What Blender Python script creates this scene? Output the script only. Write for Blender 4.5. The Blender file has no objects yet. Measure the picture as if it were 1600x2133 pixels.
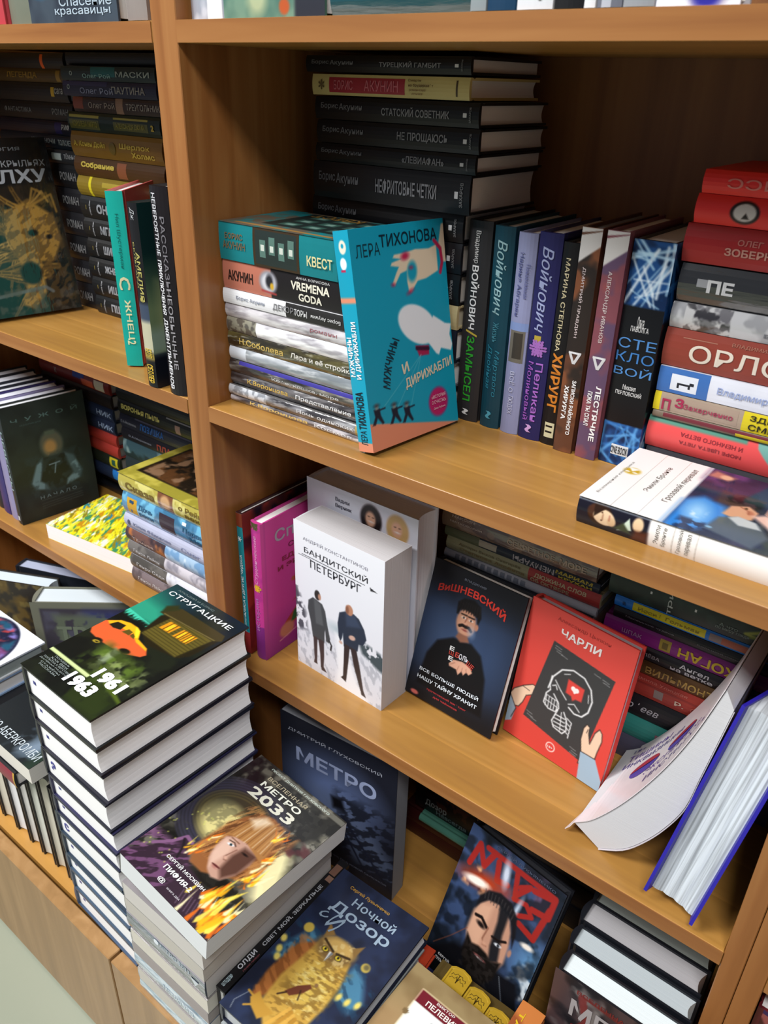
import bpy, math, random
import numpy as np
from mathutils import Vector, Matrix, Euler
random.seed(5)
SC = bpy.context.scene
COL = SC.collection
R = math.radians
# ---------------------------------------------------------------- camera
def cam_matrix(a, b, c, loc):
    M = np.array(Matrix.Rotation(a, 3, 'Z')) @ np.array(Matrix.Rotation(b, 3, 'X'))
    r, f, u = M[:, 0], M[:, 1], M[:, 2]
    r2 = math.cos(c)*r + math.sin(c)*u
    u2 = -math.sin(c)*r + math.cos(c)*u
    m = Matrix.Identity(4)
    for i in range(3):
        m[i][0] = r2[i]; m[i][1] = u2[i]; m[i][2] = -f[i]; m[i][3] = loc[i]
    return m
cam = bpy.data.cameras.new('camera'); camo = bpy.data.objects.new('camera', cam); COL.objects.link(camo)
cam.sensor_fit = 'HORIZONTAL'; cam.sensor_width = 36; cam.lens = 36*1666.6/1600
cam.clip_start = .02
camo.matrix_world = cam_matrix(.6532, -.4953, .0283, (.70589, -.54686, -.04276))
cam.dof.use_dof = True; cam.dof.focus_distance = .85; cam.dof.aperture_fstop = 15
SC.camera = camo
# ---------------------------------------------------------------- light and exposure
w = bpy.data.worlds.new('world'); SC.world = w; w.use_nodes = True
w.node_tree.nodes['Background'].inputs[0].default_value = (.80, .87, 1, 1)
w.node_tree.nodes['Background'].inputs[1].default_value = .20
def area(loc, tgt, sx, sy, power, col=(1, .995, .985)):
    l = bpy.data.lights.new('ceiling_light', 'AREA'); l.shape = 'RECTANGLE'; l.size = sx; l.size_y = sy
    l.energy = power; l.color = col
    o = bpy.data.objects.new('ceiling_light', l); COL.objects.link(o); o.location = loc
    o.rotation_euler = (Vector(tgt)-Vector(loc)).to_track_quat('-Z', 'Y').to_euler()
area((-.35, -1.05, 1.45), (-.35, -1.05, 0), 1.2, .5, 32)
area((1.2, -1.3, 1.45), (1.2, -1.3, 0), .6, .5, 42)
area((-1.4, -1.7, 1.45), (-1.4, -1.7, 0), 1.2, .6, 104)
SC.view_settings.view_transform = 'Standard'; SC.view_settings.look = 'None'
SC.view_settings.gamma = 1; SC.view_settings.exposure = 0; SC.view_settings.use_curve_mapping = False
# ---------------------------------------------------------------- materials
def lin(h):
    if isinstance(h, str):
        h = h.lstrip('#'); c = [int(h[i:i+2], 16)/255 for i in (0, 2, 4)]
    else: c = h
    return tuple((x/12.92 if x <= .04045 else ((x+.055)/1.055)**2.4) for x in c)
def srgb(h):
    h = h.lstrip('#'); return np.array([int(h[i:i+2], 16)/255 for i in (0, 2, 4)])
MC = {}
def base_mat(name):
    m = bpy.data.materials.new(name); m.use_nodes = True
    return m, m.node_tree.nodes, m.node_tree.links, m.node_tree.nodes['Principled BSDF']
def add_film(nt, b, amt=.35):
    n, l = nt.nodes, nt.links
    tc = n.new('ShaderNodeTexCoord'); mp = n.new('ShaderNodeMapping'); mp.inputs['Scale'].default_value = (60, 14, 90)
    no = n.new('ShaderNodeTexNoise'); no.inputs['Scale'].default_value = 1; no.inputs['Detail'].default_value = 4
    bp = n.new('ShaderNodeBump'); bp.inputs['Strength'].default_value = amt; bp.inputs['Distance'].default_value = .0035
    l.new(tc.outputs['Object'], mp.inputs[0]); l.new(mp.outputs[0], no.inputs[0]); l.new(no.outputs[0], bp.inputs['Height'])
    l.new(bp.outputs[0], b.inputs['Coat Normal'])
    b.inputs['Coat Weight'].default_value = 1; b.inputs['Coat Roughness'].default_value = .08; b.inputs['Coat IOR'].default_value = 1.7
def mat(col, rough=.38, film=False, metal=0):
    k = (col, rough, film, metal)
    if k in MC: return MC[k]
    m, n, l, b = base_mat('print_'+col.strip('#'))
    c = lin(col)
    tc = n.new('ShaderNodeTexCoord'); no = n.new('ShaderNodeTexNoise'); no.inputs['Scale'].default_value = 45
    mr = n.new('ShaderNodeMapRange'); mr.inputs[3].default_value = .9; mr.inputs[4].default_value = 1.06
    mx = n.new('ShaderNodeVectorMath'); mx.operation = 'SCALE'; mx.inputs[0].default_value = c
    l.new(tc.outputs['Object'], no.inputs[0]); l.new(no.outputs[0], mr.inputs[0]); l.new(mr.outputs[0], mx.inputs[3])
    l.new(mx.outputs[0], b.inputs['Base Color'])
    b.inputs['Roughness'].default_value = rough; b.inputs['Metallic'].default_value = metal; b.inputs['Specular IOR Level'].default_value = .35
    if film: add_film(m.node_tree, b)
    MC[k] = m; return m
def pic_mat(film=False, rough=.33):
    k = ('pic', film, rough)
    if k in MC: return MC[k]
    m, n, l, b = base_mat('painted_print')
    a = n.new('ShaderNodeAttribute'); a.attribute_name = 'Col'
    l.new(a.outputs['Color'], b.inputs['Base Color']); b.inputs['Roughness'].default_value = rough; b.inputs['Specular IOR Level'].default_value = .35
    if film: add_film(m.node_tree, b)
    MC[k] = m; return m
def page_mat(col='#efece6'):
    k = ('page', col)
    if k in MC: return MC[k]
    m, n, l, b = base_mat('paper_edges')
    tc = n.new('ShaderNodeTexCoord'); mp = n.new('ShaderNodeMapping'); mp.inputs['Scale'].default_value = (3, 3, 1500)
    no = n.new('ShaderNodeTexNoise'); no.inputs['Scale'].default_value = 1; no.inputs['Detail'].default_value = 3
    cr = n.new('ShaderNodeMapRange'); cr.inputs[3].default_value = .90; cr.inputs[4].default_value = 1.05
    mx = n.new('ShaderNodeVectorMath'); mx.operation = 'SCALE'; mx.inputs[0].default_value = lin(col)
    l.new(tc.outputs['Object'], mp.inputs[0]); l.new(mp.outputs[0], no.inputs[0]); l.new(no.outputs[0], cr.inputs[0])
    l.new(cr.outputs[0], mx.inputs[3]); l.new(mx.outputs[0], b.inputs['Base Color'])
    bp = n.new('ShaderNodeBump'); bp.inputs['Strength'].default_value = .3; bp.inputs['Distance'].default_value = .0006
    l.new(no.outputs[0], bp.inputs['Height']); l.new(bp.outputs[0], b.inputs['Normal'])
    b.inputs['Roughness'].default_value = .8
    MC[k] = m; return m
def wood(axis, c0='#8a5a2c', c1='#b98a4c', c2='#a8763c', lam=0, rough=.38, seed=0):
    k = ('wood', axis, c0, c1, lam, seed)
    if k in MC: return MC[k]
    m, n, l, b = base_mat('wood_laminate')
    tc = n.new('ShaderNodeTexCoord'); mp = n.new('ShaderNodeMapping')
    s = {'x': (1.6, 28, 28), 'y': (28, 1.6, 28), 'z': (28, 28, 1.6)}[axis]
    mp.inputs['Scale'].default_value = s; mp.inputs['Location'].default_value = (seed*3.1, seed*1.7, seed)
    no = n.new('ShaderNodeTexNoise'); no.inputs['Scale'].default_value = 1.4; no.inputs['Detail'].default_value = 6; no.inputs['Distortion'].default_value = .6
    cr = n.new('ShaderNodeValToRGB'); e = cr.color_ramp.elements
    e[0].position = .3; e[0].color = (*lin(c0), 1); e[1].position = .72; e[1].color = (*lin(c1), 1)
    x = e.new(.5); x.color = (*lin(c2), 1)
    l.new(tc.outputs['Object'], mp.inputs[0]); l.new(mp.outputs[0], no.inputs[0]); l.new(no.outputs[0], cr.inputs[0])
    out = cr.outputs[0]
    if lam:                       # glued strips, only a print of the laminate
        sx = n.new('ShaderNodeSeparateXYZ'); l.new(tc.outputs['Object'], sx.inputs[0])
        dv = n.new('ShaderNodeMath'); dv.operation = 'MULTIPLY'; dv.inputs[1].default_value = 1/lam
        l.new(sx.outputs['Y' if axis != 'y' else 'X'], dv.inputs[0])
        fl = n.new('ShaderNodeMath'); fl.operation = 'FLOOR'; l.new(dv.outputs[0], fl.inputs[0])
        wn = n.new('ShaderNodeTexWhiteNoise'); wn.noise_dimensions = '1D'; l.new(fl.outputs[0], wn.inputs['W'])
        mr = n.new('ShaderNodeMapRange'); mr.inputs[3].default_value = .86; mr.inputs[4].default_value = 1.12; l.new(wn.outputs[0], mr.inputs[0])
        fr = n.new('ShaderNodeMath'); fr.operation = 'FRACT'; l.new(dv.outputs[0], fr.inputs[0])
        lt = n.new('ShaderNodeMapRange'); lt.inputs[1].default_value = 0; lt.inputs[2].default_value = .10; lt.inputs[3].default_value = 1.22; lt.inputs[4].default_value = 1
        l.new(fr.outputs[0], lt.inputs[0])
        mm = n.new('ShaderNodeMath'); mm.operation = 'MULTIPLY'; l.new(mr.outputs[0], mm.inputs[0]); l.new(lt.outputs[0], mm.inputs[1])
        sc = n.new('ShaderNodeVectorMath'); sc.operation = 'SCALE'; l.new(out, sc.inputs[0]); l.new(mm.outputs[0], sc.inputs[3]); out = sc.outputs[0]
    l.new(out, b.inputs['Base Color'])
    b.inputs['Roughness'].default_value = rough
    MC[k] = m; return m
# ---------------------------------------------------------------- mesh helpers
def mk(name, verts, faces, mats, fm=None, parent=None, smooth=False, loc=None, rot=None, pos=None):
    me = bpy.data.meshes.new(name)
    me.from_pydata([tuple(v) for v in verts], [], faces)
    for m in (mats if isinstance(mats, (list, tuple)) else [mats]): me.materials.append(m)
    if fm is not None: me.polygons.foreach_set('material_index', fm)
    if smooth: me.polygons.foreach_set('use_smooth', [True]*len(faces))
    me.update()
    o = bpy.data.objects.new(name, me); COL.objects.link(o)
    if parent: o.parent = parent
    if loc: o.location = loc
    if rot: o.rotation_euler = rot
    return o
def boxgeo(x0, x1, y0, y1, z0, z1, V, F):
    b = len(V)
    V += [(x0, y0, z0), (x1, y0, z0), (x1, y1, z0), (x0, y1, z0), (x0, y0, z1), (x1, y0, z1), (x1, y1, z1), (x0, y1, z1)]
    F += [(b, b+3, b+2, b+1), (b+4, b+5, b+6, b+7), (b, b+1, b+5, b+4), (b+1, b+2, b+6, b+5), (b+2, b+3, b+7, b+6), (b+3, b, b+4, b+7)]
def board(name, x0, x1, y0, y1, z0, z1, m, parent=None, bev=.0008):
    V, F = [], []
    cx, cy, cz = (x0+x1)/2, (y0+y1)/2, (z0+z1)/2
    boxgeo(x0-cx, x1-cx, y0-cy, y1-cy, z0-cz, z1-cz, V, F)
    o = mk(name, V, F, m, parent=parent, loc=(cx, cy, cz))
    if bev:
        md = o.modifiers.new('bevel', 'BEVEL'); md.width = bev; md.segments = 1
    return o
def empty(name, loc, rot=(0, 0, 0)):
    e = bpy.data.objects.new(name, None); COL.objects.link(e); e.location = loc; e.rotation_euler = rot; e.empty_display_size = .02
    return e
def tag(o, label, cat, group=None):
    o['label'] = label; o['category'] = cat
    if group: o['group'] = group
# ---------------------------------------------------------------- lettering
TG = {}
def textgeo(s, bold=.012):
    k = (s, bold)
    if bold != 0 and k in TG: return TG[k]
    if (s, 0) not in TG:
        cu = bpy.data.curves.new('letters', 'FONT'); cu.body = s; cu.resolution_u = 2; cu.fill_mode = 'FRONT'
        o = bpy.data.objects.new('letters', cu)
        me = bpy.data.meshes.new_from_object(o)
        v = np.array([x.co[:2] for x in me.vertices]) if len(me.vertices) else np.zeros((1, 2))
        f = [tuple(p.vertices) for p in me.polygons]
        bpy.data.objects.remove(o); bpy.data.curves.remove(cu); bpy.data.meshes.remove(me)
        TG[(s, 0)] = (v, f)
    v, f = TG[(s, 0)]
    if bold > .003:                                # heavier stroke: the same letters laid four times, a hair apart
        n = len(v); b_ = bold*.8
        v = np.concatenate([v+np.array(d)*b_ for d in ((1, 1), (-1, 1), (1, -1), (-1, -1))])
        f = [tuple(i+n*q for i in t) for q in range(4) for t in f]
    mn, mx = v.min(0), v.max(0)
    TG[k if k[1] != 0 else (s, 1e-9)] = ((v-(mn+mx)/2)/np.maximum(mx-mn, 1e-6), f)
    return TG[k if k[1] != 0 else (s, 1e-9)]
# ---------------------------------------------------------------- painter for printed pictures
class Pt:
    def __init__(s, W, H, base, step=.0015):
        s.nx = max(4, int(W/step)); s.ny = max(4, int(H/step)); s.a = H/W
        s.U, s.V = np.meshgrid(np.linspace(0, 1, s.nx), np.linspace(0, 1, s.ny))
        s.V = s.V*s.a
        s.C = np.ones((s.ny, s.nx, 3))*srgb(base)
    def mix(s, m, col, op=1):
        m = np.clip(m, 0, 1)[..., None]*op; c = srgb(col) if isinstance(col, str) else col
        s.C = s.C*(1-m)+c*m
    def el(s, u, v, ru, rv, col, ang=0, soft=.03, op=1):
        du, dv = s.U-u, s.V-v*s.a; c, n = math.cos(R(ang)), math.sin(R(ang))
        x, y = (du*c+dv*n)/ru, (-du*n+dv*c)/rv
        d = (1-np.sqrt(x*x+y*y))*min(ru, rv); s.mix(d/soft+.5, col, op)
    def sd(s, p):
        p = [(a, b*s.a) for a, b in p]; d = np.full(s.U.shape, 9.); ins = np.zeros(s.U.shape, bool)
        for i in range(len(p)):
            (x0, y0), (x1, y1) = p[i], p[(i+1) % len(p)]
            ex, ey = x1-x0, y1-y0; t = np.clip(((s.U-x0)*ex+(s.V-y0)*ey)/(ex*ex+ey*ey+1e-12), 0, 1)
            d = np.minimum(d, np.hypot(s.U-x0-t*ex, s.V-y0-t*ey))
            c = ((y0 > s.V) != (y1 > s.V)) & (s.U < (x1-x0)*(s.V-y0)/((y1-y0) or 1e-9)+x0)
            ins ^= c
        return np.where(ins, d, -d)
    def po(s, p, col, soft=.012, op=1): s.mix(s.sd(p)/soft+.5, col, op)
    def re(s, u0, v0, u1, v1, col, soft=.012, op=1): s.po([(u0, v0), (u1, v0), (u1, v1), (u0, v1)], col, soft, op)
    def ln(s, p, wd, col, op=1, closed=False):
        d = np.full(s.U.shape, 9.); q = [(a, b*s.a) for a, b in p]
        for (x0, y0), (x1, y1) in zip(q, q[1:]+(q[:1] if closed else [])):
            ex, ey = x1-x0, y1-y0; t = np.clip(((s.U-x0)*ex+(s.V-y0)*ey)/(ex*ex+ey*ey+1e-12), 0, 1)
            d = np.minimum(d, np.hypot(s.U-x0-t*ex, s.V-y0-t*ey))
        s.mix((wd/2-d)/.010+.5, col, op)
    def gr(s, c0, c1, v0=0, v1=1, op=1, ang=90):
        t = s.V/s.a if ang == 90 else s.U
        t = np.clip((t-v0)/(v1-v0), 0, 1)[..., None]; c = srgb(c0)*(1-t)+srgb(c1)*t
        s.C = s.C*(1-op)+c*op
    def noise(s, scale, seed, sx=1, sy=1, ang=0, octv=3):
        rng = np.random.RandomState(seed); c, n = math.cos(R(ang)), math.sin(R(ang))
        X, Y = (s.U*c+s.V*n)*scale*sx, (-s.U*n+s.V*c)*scale*sy; out = 0; amp = 1; tot = 0
        for o in range(octv):
            g = rng.rand(64, 64); x = (X*2**o) % 64; y = (Y*2**o) % 64
            xi, yi = x.astype(int), y.astype(int); fx, fy = x-xi, y-yi; fx = fx*fx*(3-2*fx); fy = fy*fy*(3-2*fy)
            x1, y1 = (xi+1) % 64, (yi+1) % 64; xi %= 64; yi %= 64
            out = out+amp*((g[yi, xi]*(1-fx)+g[yi, x1]*fx)*(1-fy)+(g[y1, xi]*(1-fx)+g[y1, x1]*fx)*fy); tot += amp; amp *= .5
        return out/tot
    def no(s, col, th=.5, k=6, scale=8, seed=1, sx=1, sy=1, ang=0, op=1, mask=None):
        m = np.clip((s.noise(scale, seed, sx, sy, ang)-th)*k+.5, 0, 1)
        if mask is not None: m = m*mask
        s.mix(m, col, op)
    def win(s, u0, v0, u1, v1, soft=.1):
        return np.clip(s.sd([(u0, v0), (u1, v0), (u1, v1), (u0, v1)])/soft+.5, 0, 1)
# ---------------------------------------------------------------- book builder
def frame(face, W, H, T):
    X, Y, Z = np.eye(3)
    if face == 'front': return np.array((0, 0, T)), X, Y, Z, W, H
    if face == 'back': return np.array((W, 0, 0)), -X, Y, -Z, W, H
    if face == 'spine': return np.array((0, H, 0)), -Y, Z, -X, H, T
    if face == 'tail': return np.array((0, .0029, 0)), X, Z, -Y, W, T
    if face == 'head': return np.array((0, H, T)), X, -Z, Y, W, T
FLAT = lambda rz: (0, 0, R(90+rz))
def arcx(z, T, bulge): t = 2*z/T-1; return bulge*t*t
BOOKS = []
def book(label, W, H, T, loc, rot, cover='#222222', spine=None, back=None, hard=True, bulge=None, pages='#f6f4f1', film=False,
         front=None, ft=(), st=(), sp=None, tt=(), rough=.36, cat='book', group=None, step=.0015, name='book', bt=()):
    """local axes: X spine to fore edge, Y tail to head, Z back to front cover"""
    spine = spine or cover; back = back or cover
    e = empty(name, loc, rot); tag(e, label, cat, group)
    b = .0024 if hard else .0006; ov = .003 if hard else .0
    if bulge is None: bulge = .0016 if T > .014 else .0006
    N = 7
    arc = [(arcx(T*i/(N-1), T, bulge), T*i/(N-1)) for i in range(N)]
    if hard and W > .05:
        prof = [(W, T), (.0105, T), (.0078, T-.0012), (.005, T)]+arc[::-1]+[(.005, 0), (.0078, .0012), (.0105, 0), (W, 0), (W, b), (bulge+b, b), (bulge+b, T-b), (W, T-b)]
        ns = 4
    else:
        prof = [(W, T)]+arc[::-1]+[(W, 0), (W, b), (bulge+b, b), (bulge+b, T-b), (W, T-b)]; ns = 1
    n = len(prof)
    V = [(x, 0, z) for x, z in prof]+[(x, H, z) for x, z in prof]
    F = []; FM = []
    for i in range(n):
        j = (i+1) % n; F.append((i, i+n, j+n, j))
        FM.append(0 if i < ns else (1 if i < ns+N-1 else 2) if i < n-5 else 0)
    # end caps as quads: outer i matched to inner
    m0 = ns; m1 = ns+N-1
    def cap(o, flip):
        c = []
        A = list(range(0, m0+1)); c.append([n-1]+[n-2]+list(reversed(A))[:]) # front board strip
        c.append([n-2]+[n-3]+list(range(m1, m0-1, -1)))
        c.append([n-3]+[n-4]+list(range(n-5, m1-1, -1)))
        for f in c:
            f = [k+o for k in f]; F.append(tuple(f if flip else f[::-1])); FM.append(0)
    cap(0, False); cap(n, True)
    mk('cover', V, F, [mat(cover, rough, film), mat(spine, rough, film), mat(back, rough, film)], FM, e)
    # pages
    P = [(bulge+b, b), (W-ov, b)]
    fx = .0035 if (hard and T > .018) else 0
    for i in range(1, 6): z = b+(T-2*b)*i/6; P.append((W-ov-fx*math.sin(math.pi*i/6), z))
    P += [(W-ov, T-b), (bulge+b, T-b)]
    q = len(P); PV = [(x, ov, z) for x, z in P]+[(x, H-ov, z) for x, z in P]
    PF = [tuple(range(q)), tuple(range(2*q-1, q-1, -1))]+[(i, i+q, (i+1) % q+q, (i+1) % q) for i in range(q)]
    mk('page_block', PV, PF, page_mat(pages), parent=e)
    EPS = .00018
    # raster prints
    def raster(fn, face, nm, h=1):
        O, u, v, nn, LU, LV = frame(face, W, H, T)
        p = Pt(LU, LV, cover, step*(.55 if face == 'spine' else 1)); fn(p)
        uu = np.linspace(0, 1, p.nx); vv = np.linspace(0, 1, p.ny); A, B_ = np.meshgrid(uu, vv)
        X = O+A[..., None]*LU*u+B_[..., None]*LV*v+nn*EPS
        if face == 'spine': X[..., 0] = bulge*(2*B_-1)**2-EPS
        X = X.reshape(-1, 3); nx, ny = p.nx, p.ny
        idx = np.arange(nx*ny).reshape(ny, nx)
        q4 = np.stack([idx[:-1, :-1], idx[:-1, 1:], idx[1:, 1:], idx[1:, :-1]], -1).reshape(-1, 4)
        me = bpy.data.meshes.new(nm); me.from_pydata(X.tolist(), [], q4.tolist())
        C = np.clip(p.C, 0, 1).reshape(-1, 3); C = np.where(C <= .04045, C/12.92, ((C+.055)/1.055)**2.4)
        at = me.color_attributes.new('Col', 'FLOAT_COLOR', 'POINT'); at.data.foreach_set('color', np.c_[C, np.ones(len(C))].astype(np.float32).ravel())
        me.materials.append(pic_mat(film, rough)); me.update()
        o = bpy.data.objects.new(nm, me); COL.objects.link(o); o.parent = e
    if front: raster(front, 'front', 'cover_picture')
    if sp: raster(sp, 'spine', 'spine_picture')
    # bands and lettering
    def prints(items, face, nm):
        if not items: return
        O, u, v, nn, LU, LV = frame(face, W, H, T)
        V, F, FM, mats = [], [], [], []
        def mi(c):
            k = mat(c, rough)
            if k not in mats: mats.append(k)
            return mats.index(k)
        lay = 0
        for it in items:
            lay += 1
            if it[0] == 'r':
                _, u0, u1, v0, v1, c = it; off = EPS*.6+lay*.00002
                if sp or front: off += EPS
                K = 6 if face == 'spine' else 1
                for i in range(K):
                    a, d = v0+(v1-v0)*i/K, v0+(v1-v0)*(i+1)/K; b0 = len(V)
                    for (x, y) in ((u0, a), (u1, a), (u1, d), (u0, d)):
                        X = O+x*LU*u+y*LV*v+nn*off
                        if face == 'spine': X[0] = bulge*(2*y-1)**2-off
                        V.append(tuple(X))
                    F.append((b0, b0+1, b0+2, b0+3)); FM.append(mi(c))
            else:
                _, s, cu, cv, w_, h_, c = it[:7]; rot_ = it[7] if len(it) > 7 else 0; bold = it[8] if len(it) > 8 else .012
                tv, tf = textgeo(s, bold); off = EPS*2.6+lay*.00008; b0 = len(V); ca, sa = math.cos(R(rot_)), math.sin(R(rot_))
                x = tv[:, 0]*w_*LU; y = tv[:, 1]*h_*LV
                if len(it) > 9: x = x+y*it[9]
                if len(it) > 10: y = y-it[10]*h_*LV*(2*tv[:, 0])**2      # arched line
                px_, py_ = x*ca-y*sa+cu*LU, x*sa+y*ca+cv*LV
                X = O+px_[:, None]*u+py_[:, None]*v+nn*off
                if face == 'spine': X[:, 0] = bulge*(2*py_/T-1)**2-off
                if bold > .003: X = X+nn*(np.repeat(np.arange(4), len(tv)//4)*.000018)[:, None]
                V += [tuple(r_) for r_ in X]; k = mi(c)
                for f in tf: F.append(tuple(i+b0 for i in f)); FM.append(k)
        mk(nm, V, F, mats, FM, e)
    prints(ft, 'front', 'cover_lettering'); prints(st, 'spine', 'spine_lettering'); prints(tt, 'tail', 'tail_marks'); prints(bt, 'back', 'back_lettering')
    BOOKS.append(e); return e
S1, S2, S3 = -.3696, -.7227, -1.03
def flat(label, xr, y, z0, z1, H=.2, W=.13, rz=0, **k):
    return book(label, W, H, z1-z0-.0003, (xr, y, z0+.0001), (0, 0, R(90+rz)), **k)
def tailf(label, x0, y0, z0, z1, W=.13, H=.2, rz=0, **k):           # lying, tail edge to the viewer, spine at the left
    return book(label, W, H, z1-z0-.0003, (x0, y0, z0+.0001), (0, 0, R(rz)), **k)
def stand(label, x0, T, y, z, H=.205, W=.13, rz=0, ty=0, **k):       # upright, spine to the viewer, front cover to the right
    M = Matrix.Rotation(R(rz), 3, 'Z')@Matrix.Rotation(R(ty), 3, 'Y')@Matrix(((0, 0, 1), (1, 0, 0), (0, 1, 0)))
    return book(label, W, H, T, (x0, y, z+.0003+(T*abs(math.sin(R(ty))) if ty > 0 else 0)), M.to_euler(), **k)
def posed(label, dims, loc, rot, **k):
    return book(label, dims[0], dims[1], dims[2], loc, tuple(R(a) for a in rot), **k)
# ================================================================ room and furniture
fl_m, n_, l_, b_ = base_mat('pale_floor_tile')
no_ = n_.new('ShaderNodeTexNoise'); no_.inputs['Scale'].default_value = 6; cr_ = n_.new('ShaderNodeValToRGB')
cr_.color_ramp.elements[0].color = (*lin('#8b9080'), 1); cr_.color_ramp.elements[1].color = (*lin('#9da390'), 1)
l_.new(no_.outputs[0], cr_.inputs[0]); l_.new(cr_.outputs[0], b_.inputs['Base Color']); b_.inputs['Roughness'].default_value = .25
FZ = -1.276
o = board('floor', -3.5, 3.5, -4, .36, FZ-.05, FZ, fl_m, bev=0); o['kind'] = 'structure'
wl_m = mat('#b9b4a8', .8)
o = board('wall_back', -3.5, 3.5, .36, .42, FZ, 1.55, wl_m, bev=0); o['kind'] = 'structure'
WX = wood('x', '#87542a', '#a57240', '#986434'); WZ = wood('z', '#7f4e24', '#a57240', '#935e30')
WS = wood('x', '#a0723a', '#bd8c48', '#b0803e', lam=.052, rough=.3)
WD = wood('z', '#8e6a40', '#aa8458', '#9c764a', seed=3); WB = wood('z', '#7a4a26', '#9a6636', '#8a582e', rough=.5, seed=5)
def shelf(parent, x0, x1, zt, lip=True):
    o = board('shelf', x0, x1, 0, .3125, zt-.018, zt, WS, parent)
    board('edge_banding', x0+.0002, x1-.0002, -.0009, -.0001, zt-.0178, zt-.0002, WX, o, bev=0).location = (0, -.15675, 0)
def bookcase(label, xs, panels, backs):
    t = empty('bookcase', (xs[0], 0, S3+.0001)); tag(t, label, 'bookcase', None)
    off = Vector(t.location)
    kids = []
    for x0, x1 in panels: kids.append(board('upright_panel', x0, x1, 0, .322, S3+.0002, .40, WZ, t))
    for x0, x1 in backs:
        kids.append(board('back_panel', x0, x1, .313, .322, S3+.0002, .40, WB, t, bev=0))
        for z in (.38, 0, S1, S2):
            shelf(t, x0+.0002, x1-.0002, z)
    for o in t.children: o.location = Vector(o.location)-off
    return t
bookcase('honey brown wooden bookcase with a thick upright between two bays full of books', (-.70,), [(-.736, -.70), (0, .0359), (.6849, .7032)], [(-.70, 0), (.0359, .6849)])
bookcase('neighbouring honey brown bookcase starting right of the thin seam at the lower right edge', (.7038,), [(.7038, .7226), (1.35, 1.368)], [(.7226, 1.35)])
cab = empty('base_cabinet', (0, 0, FZ)); tag(cab, 'low pale brown cabinet with flat doors under the bottom stacks of books', 'cabinet')
def cb(nm, *a, **k):
    o = board(nm, *a, **k); o.parent = cab; o.location = Vector(o.location)-Vector((0, 0, FZ)); return o
CT = wood('x', '#a0723a', '#bd8c48', '#b0803e', lam=.052, rough=.3)
cb('counter_top', -1.3, 1.45, -.2362, .322, S3-.018, S3, CT)
cb('plinth', -1.3, 1.45, -.215, -.2, FZ, FZ+.012, WB, bev=0)
cb('bottom_panel', -1.3, 1.45, -.2362, .30, FZ+.012, FZ+.028, WB, bev=0)
for x in (-1.3, -.736, -.33, .061, .462, .863, 1.432): cb('side_panel', x, x+.018, -.2362, .29, FZ+.028, S3-.018, WB, bev=0)
for x0, x1 in ((-1.132, -.734), (-.730, -.332), (-.328, .067), (.071, .469), (.473, .871), (.875, 1.273)):
    cb('door', x0, x1, -.2590, -.2408, FZ+.006, S3, WD, bev=.0012)
# ================================================================ cover pictures
def p_tikh(p):
    p.po([(-.1, -.1), (1.1, -.1), (1.1, -.01), (.95, .005), (0, .14), (-.1, .155)], '#d98a6c')
    p.po([(1.05, .985), (.975, .975), (.93, .89), (.95, .80), (1.05, .80)], '#e3d0b4')
    p.po([(.90, .885), (.81, .872), (.66, .878), (.55, .87), (.43, .868), (.415, .855), (.50, .845), (.40, .835), (.385, .822), (.47, .812), (.44, .79), (.39, .745), (.41, .733), (.48, .782), (.55, .79), (.545, .74), (.555, .695), (.58, .69), (.66, .735), (.76, .74), (.90, .765)], '#e3d0b4')
    p.el(.607, .782, .052, .072, '#149ab8', -12)
    p.ln([(.88, .905), (.945, .865), (.955, .80), (.925, .755)], .032, '#b8264f')
    p.el(.545, .855, .042, .026, '#b8264f', 10); p.el(.57, .693, .03, .012, '#b8264f', 20); p.el(.395, .738, .016, .01, '#b8264f'); p.el(.60, .80, .016, .01, '#b8264f')
    p.el(.615, .535, .225, .135, '#e9edf2', -28, .015); p.po([(.70, .45), (.80, .375), (.83, .365), (.86, .395), (.98, .37), (1.0, .40), (.975, .45), (1.0, .50), (.93, .51), (.80, .56)], '#e9edf2')
    p.po([(.565, .44), (.72, .425), (.715, .38), (.60, .385)], '#a3234d'); p.ln([(.58, .425), (.71, .41)], .03, '#3a1530')
    for a in ((.28, .155), (.14, .19), (.45, .15)): p.ln([(.62, .39), a], .004, '#8fc3d0', .6)
    for a, y in ((.085, .155), (.27, .135), (.405, .12)):
        p.po([(a-.035, y+.045), (a+.03, y+.045), (a+.035, y+.01), (a+.065, y-.03), (a+.045, y-.035), (a, y), (a-.03, y-.03), (a-.06, y-.028), (a-.025, y+.01)], '#171d2e')
        p.el(a, y+.055, .016, .018, '#c8b7a0'); p.ln([(a, y+.035), (a+.085, y+.038)], .013, '#171d2e'); p.el(a, y+.06, .02, .010, '#171d2e')
    p.el(.775, .135, .115, .115, '#b01e60')
def p_quest(p):
    p.no('#5d554a', .45, 4, 6, 3); p.po([(.2, .05), (.95, .05), (.95, .75), (.2, .75)], '#1c2726')
    for i in range(3):
        for j in range(3): p.re(.28+.22*i, .12+.2*j, .42+.22*i, .26+.2*j, '#315048'); p.re(.31+.22*i, .15+.2*j, .38+.22*i, .22+.2*j, '#6d8d83'); 
    p.el(.35, .2, .05, .04, '#9a3b2e'); p.ln([(.08, .1), (.1, .9)], .05, '#9a7440')
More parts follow.
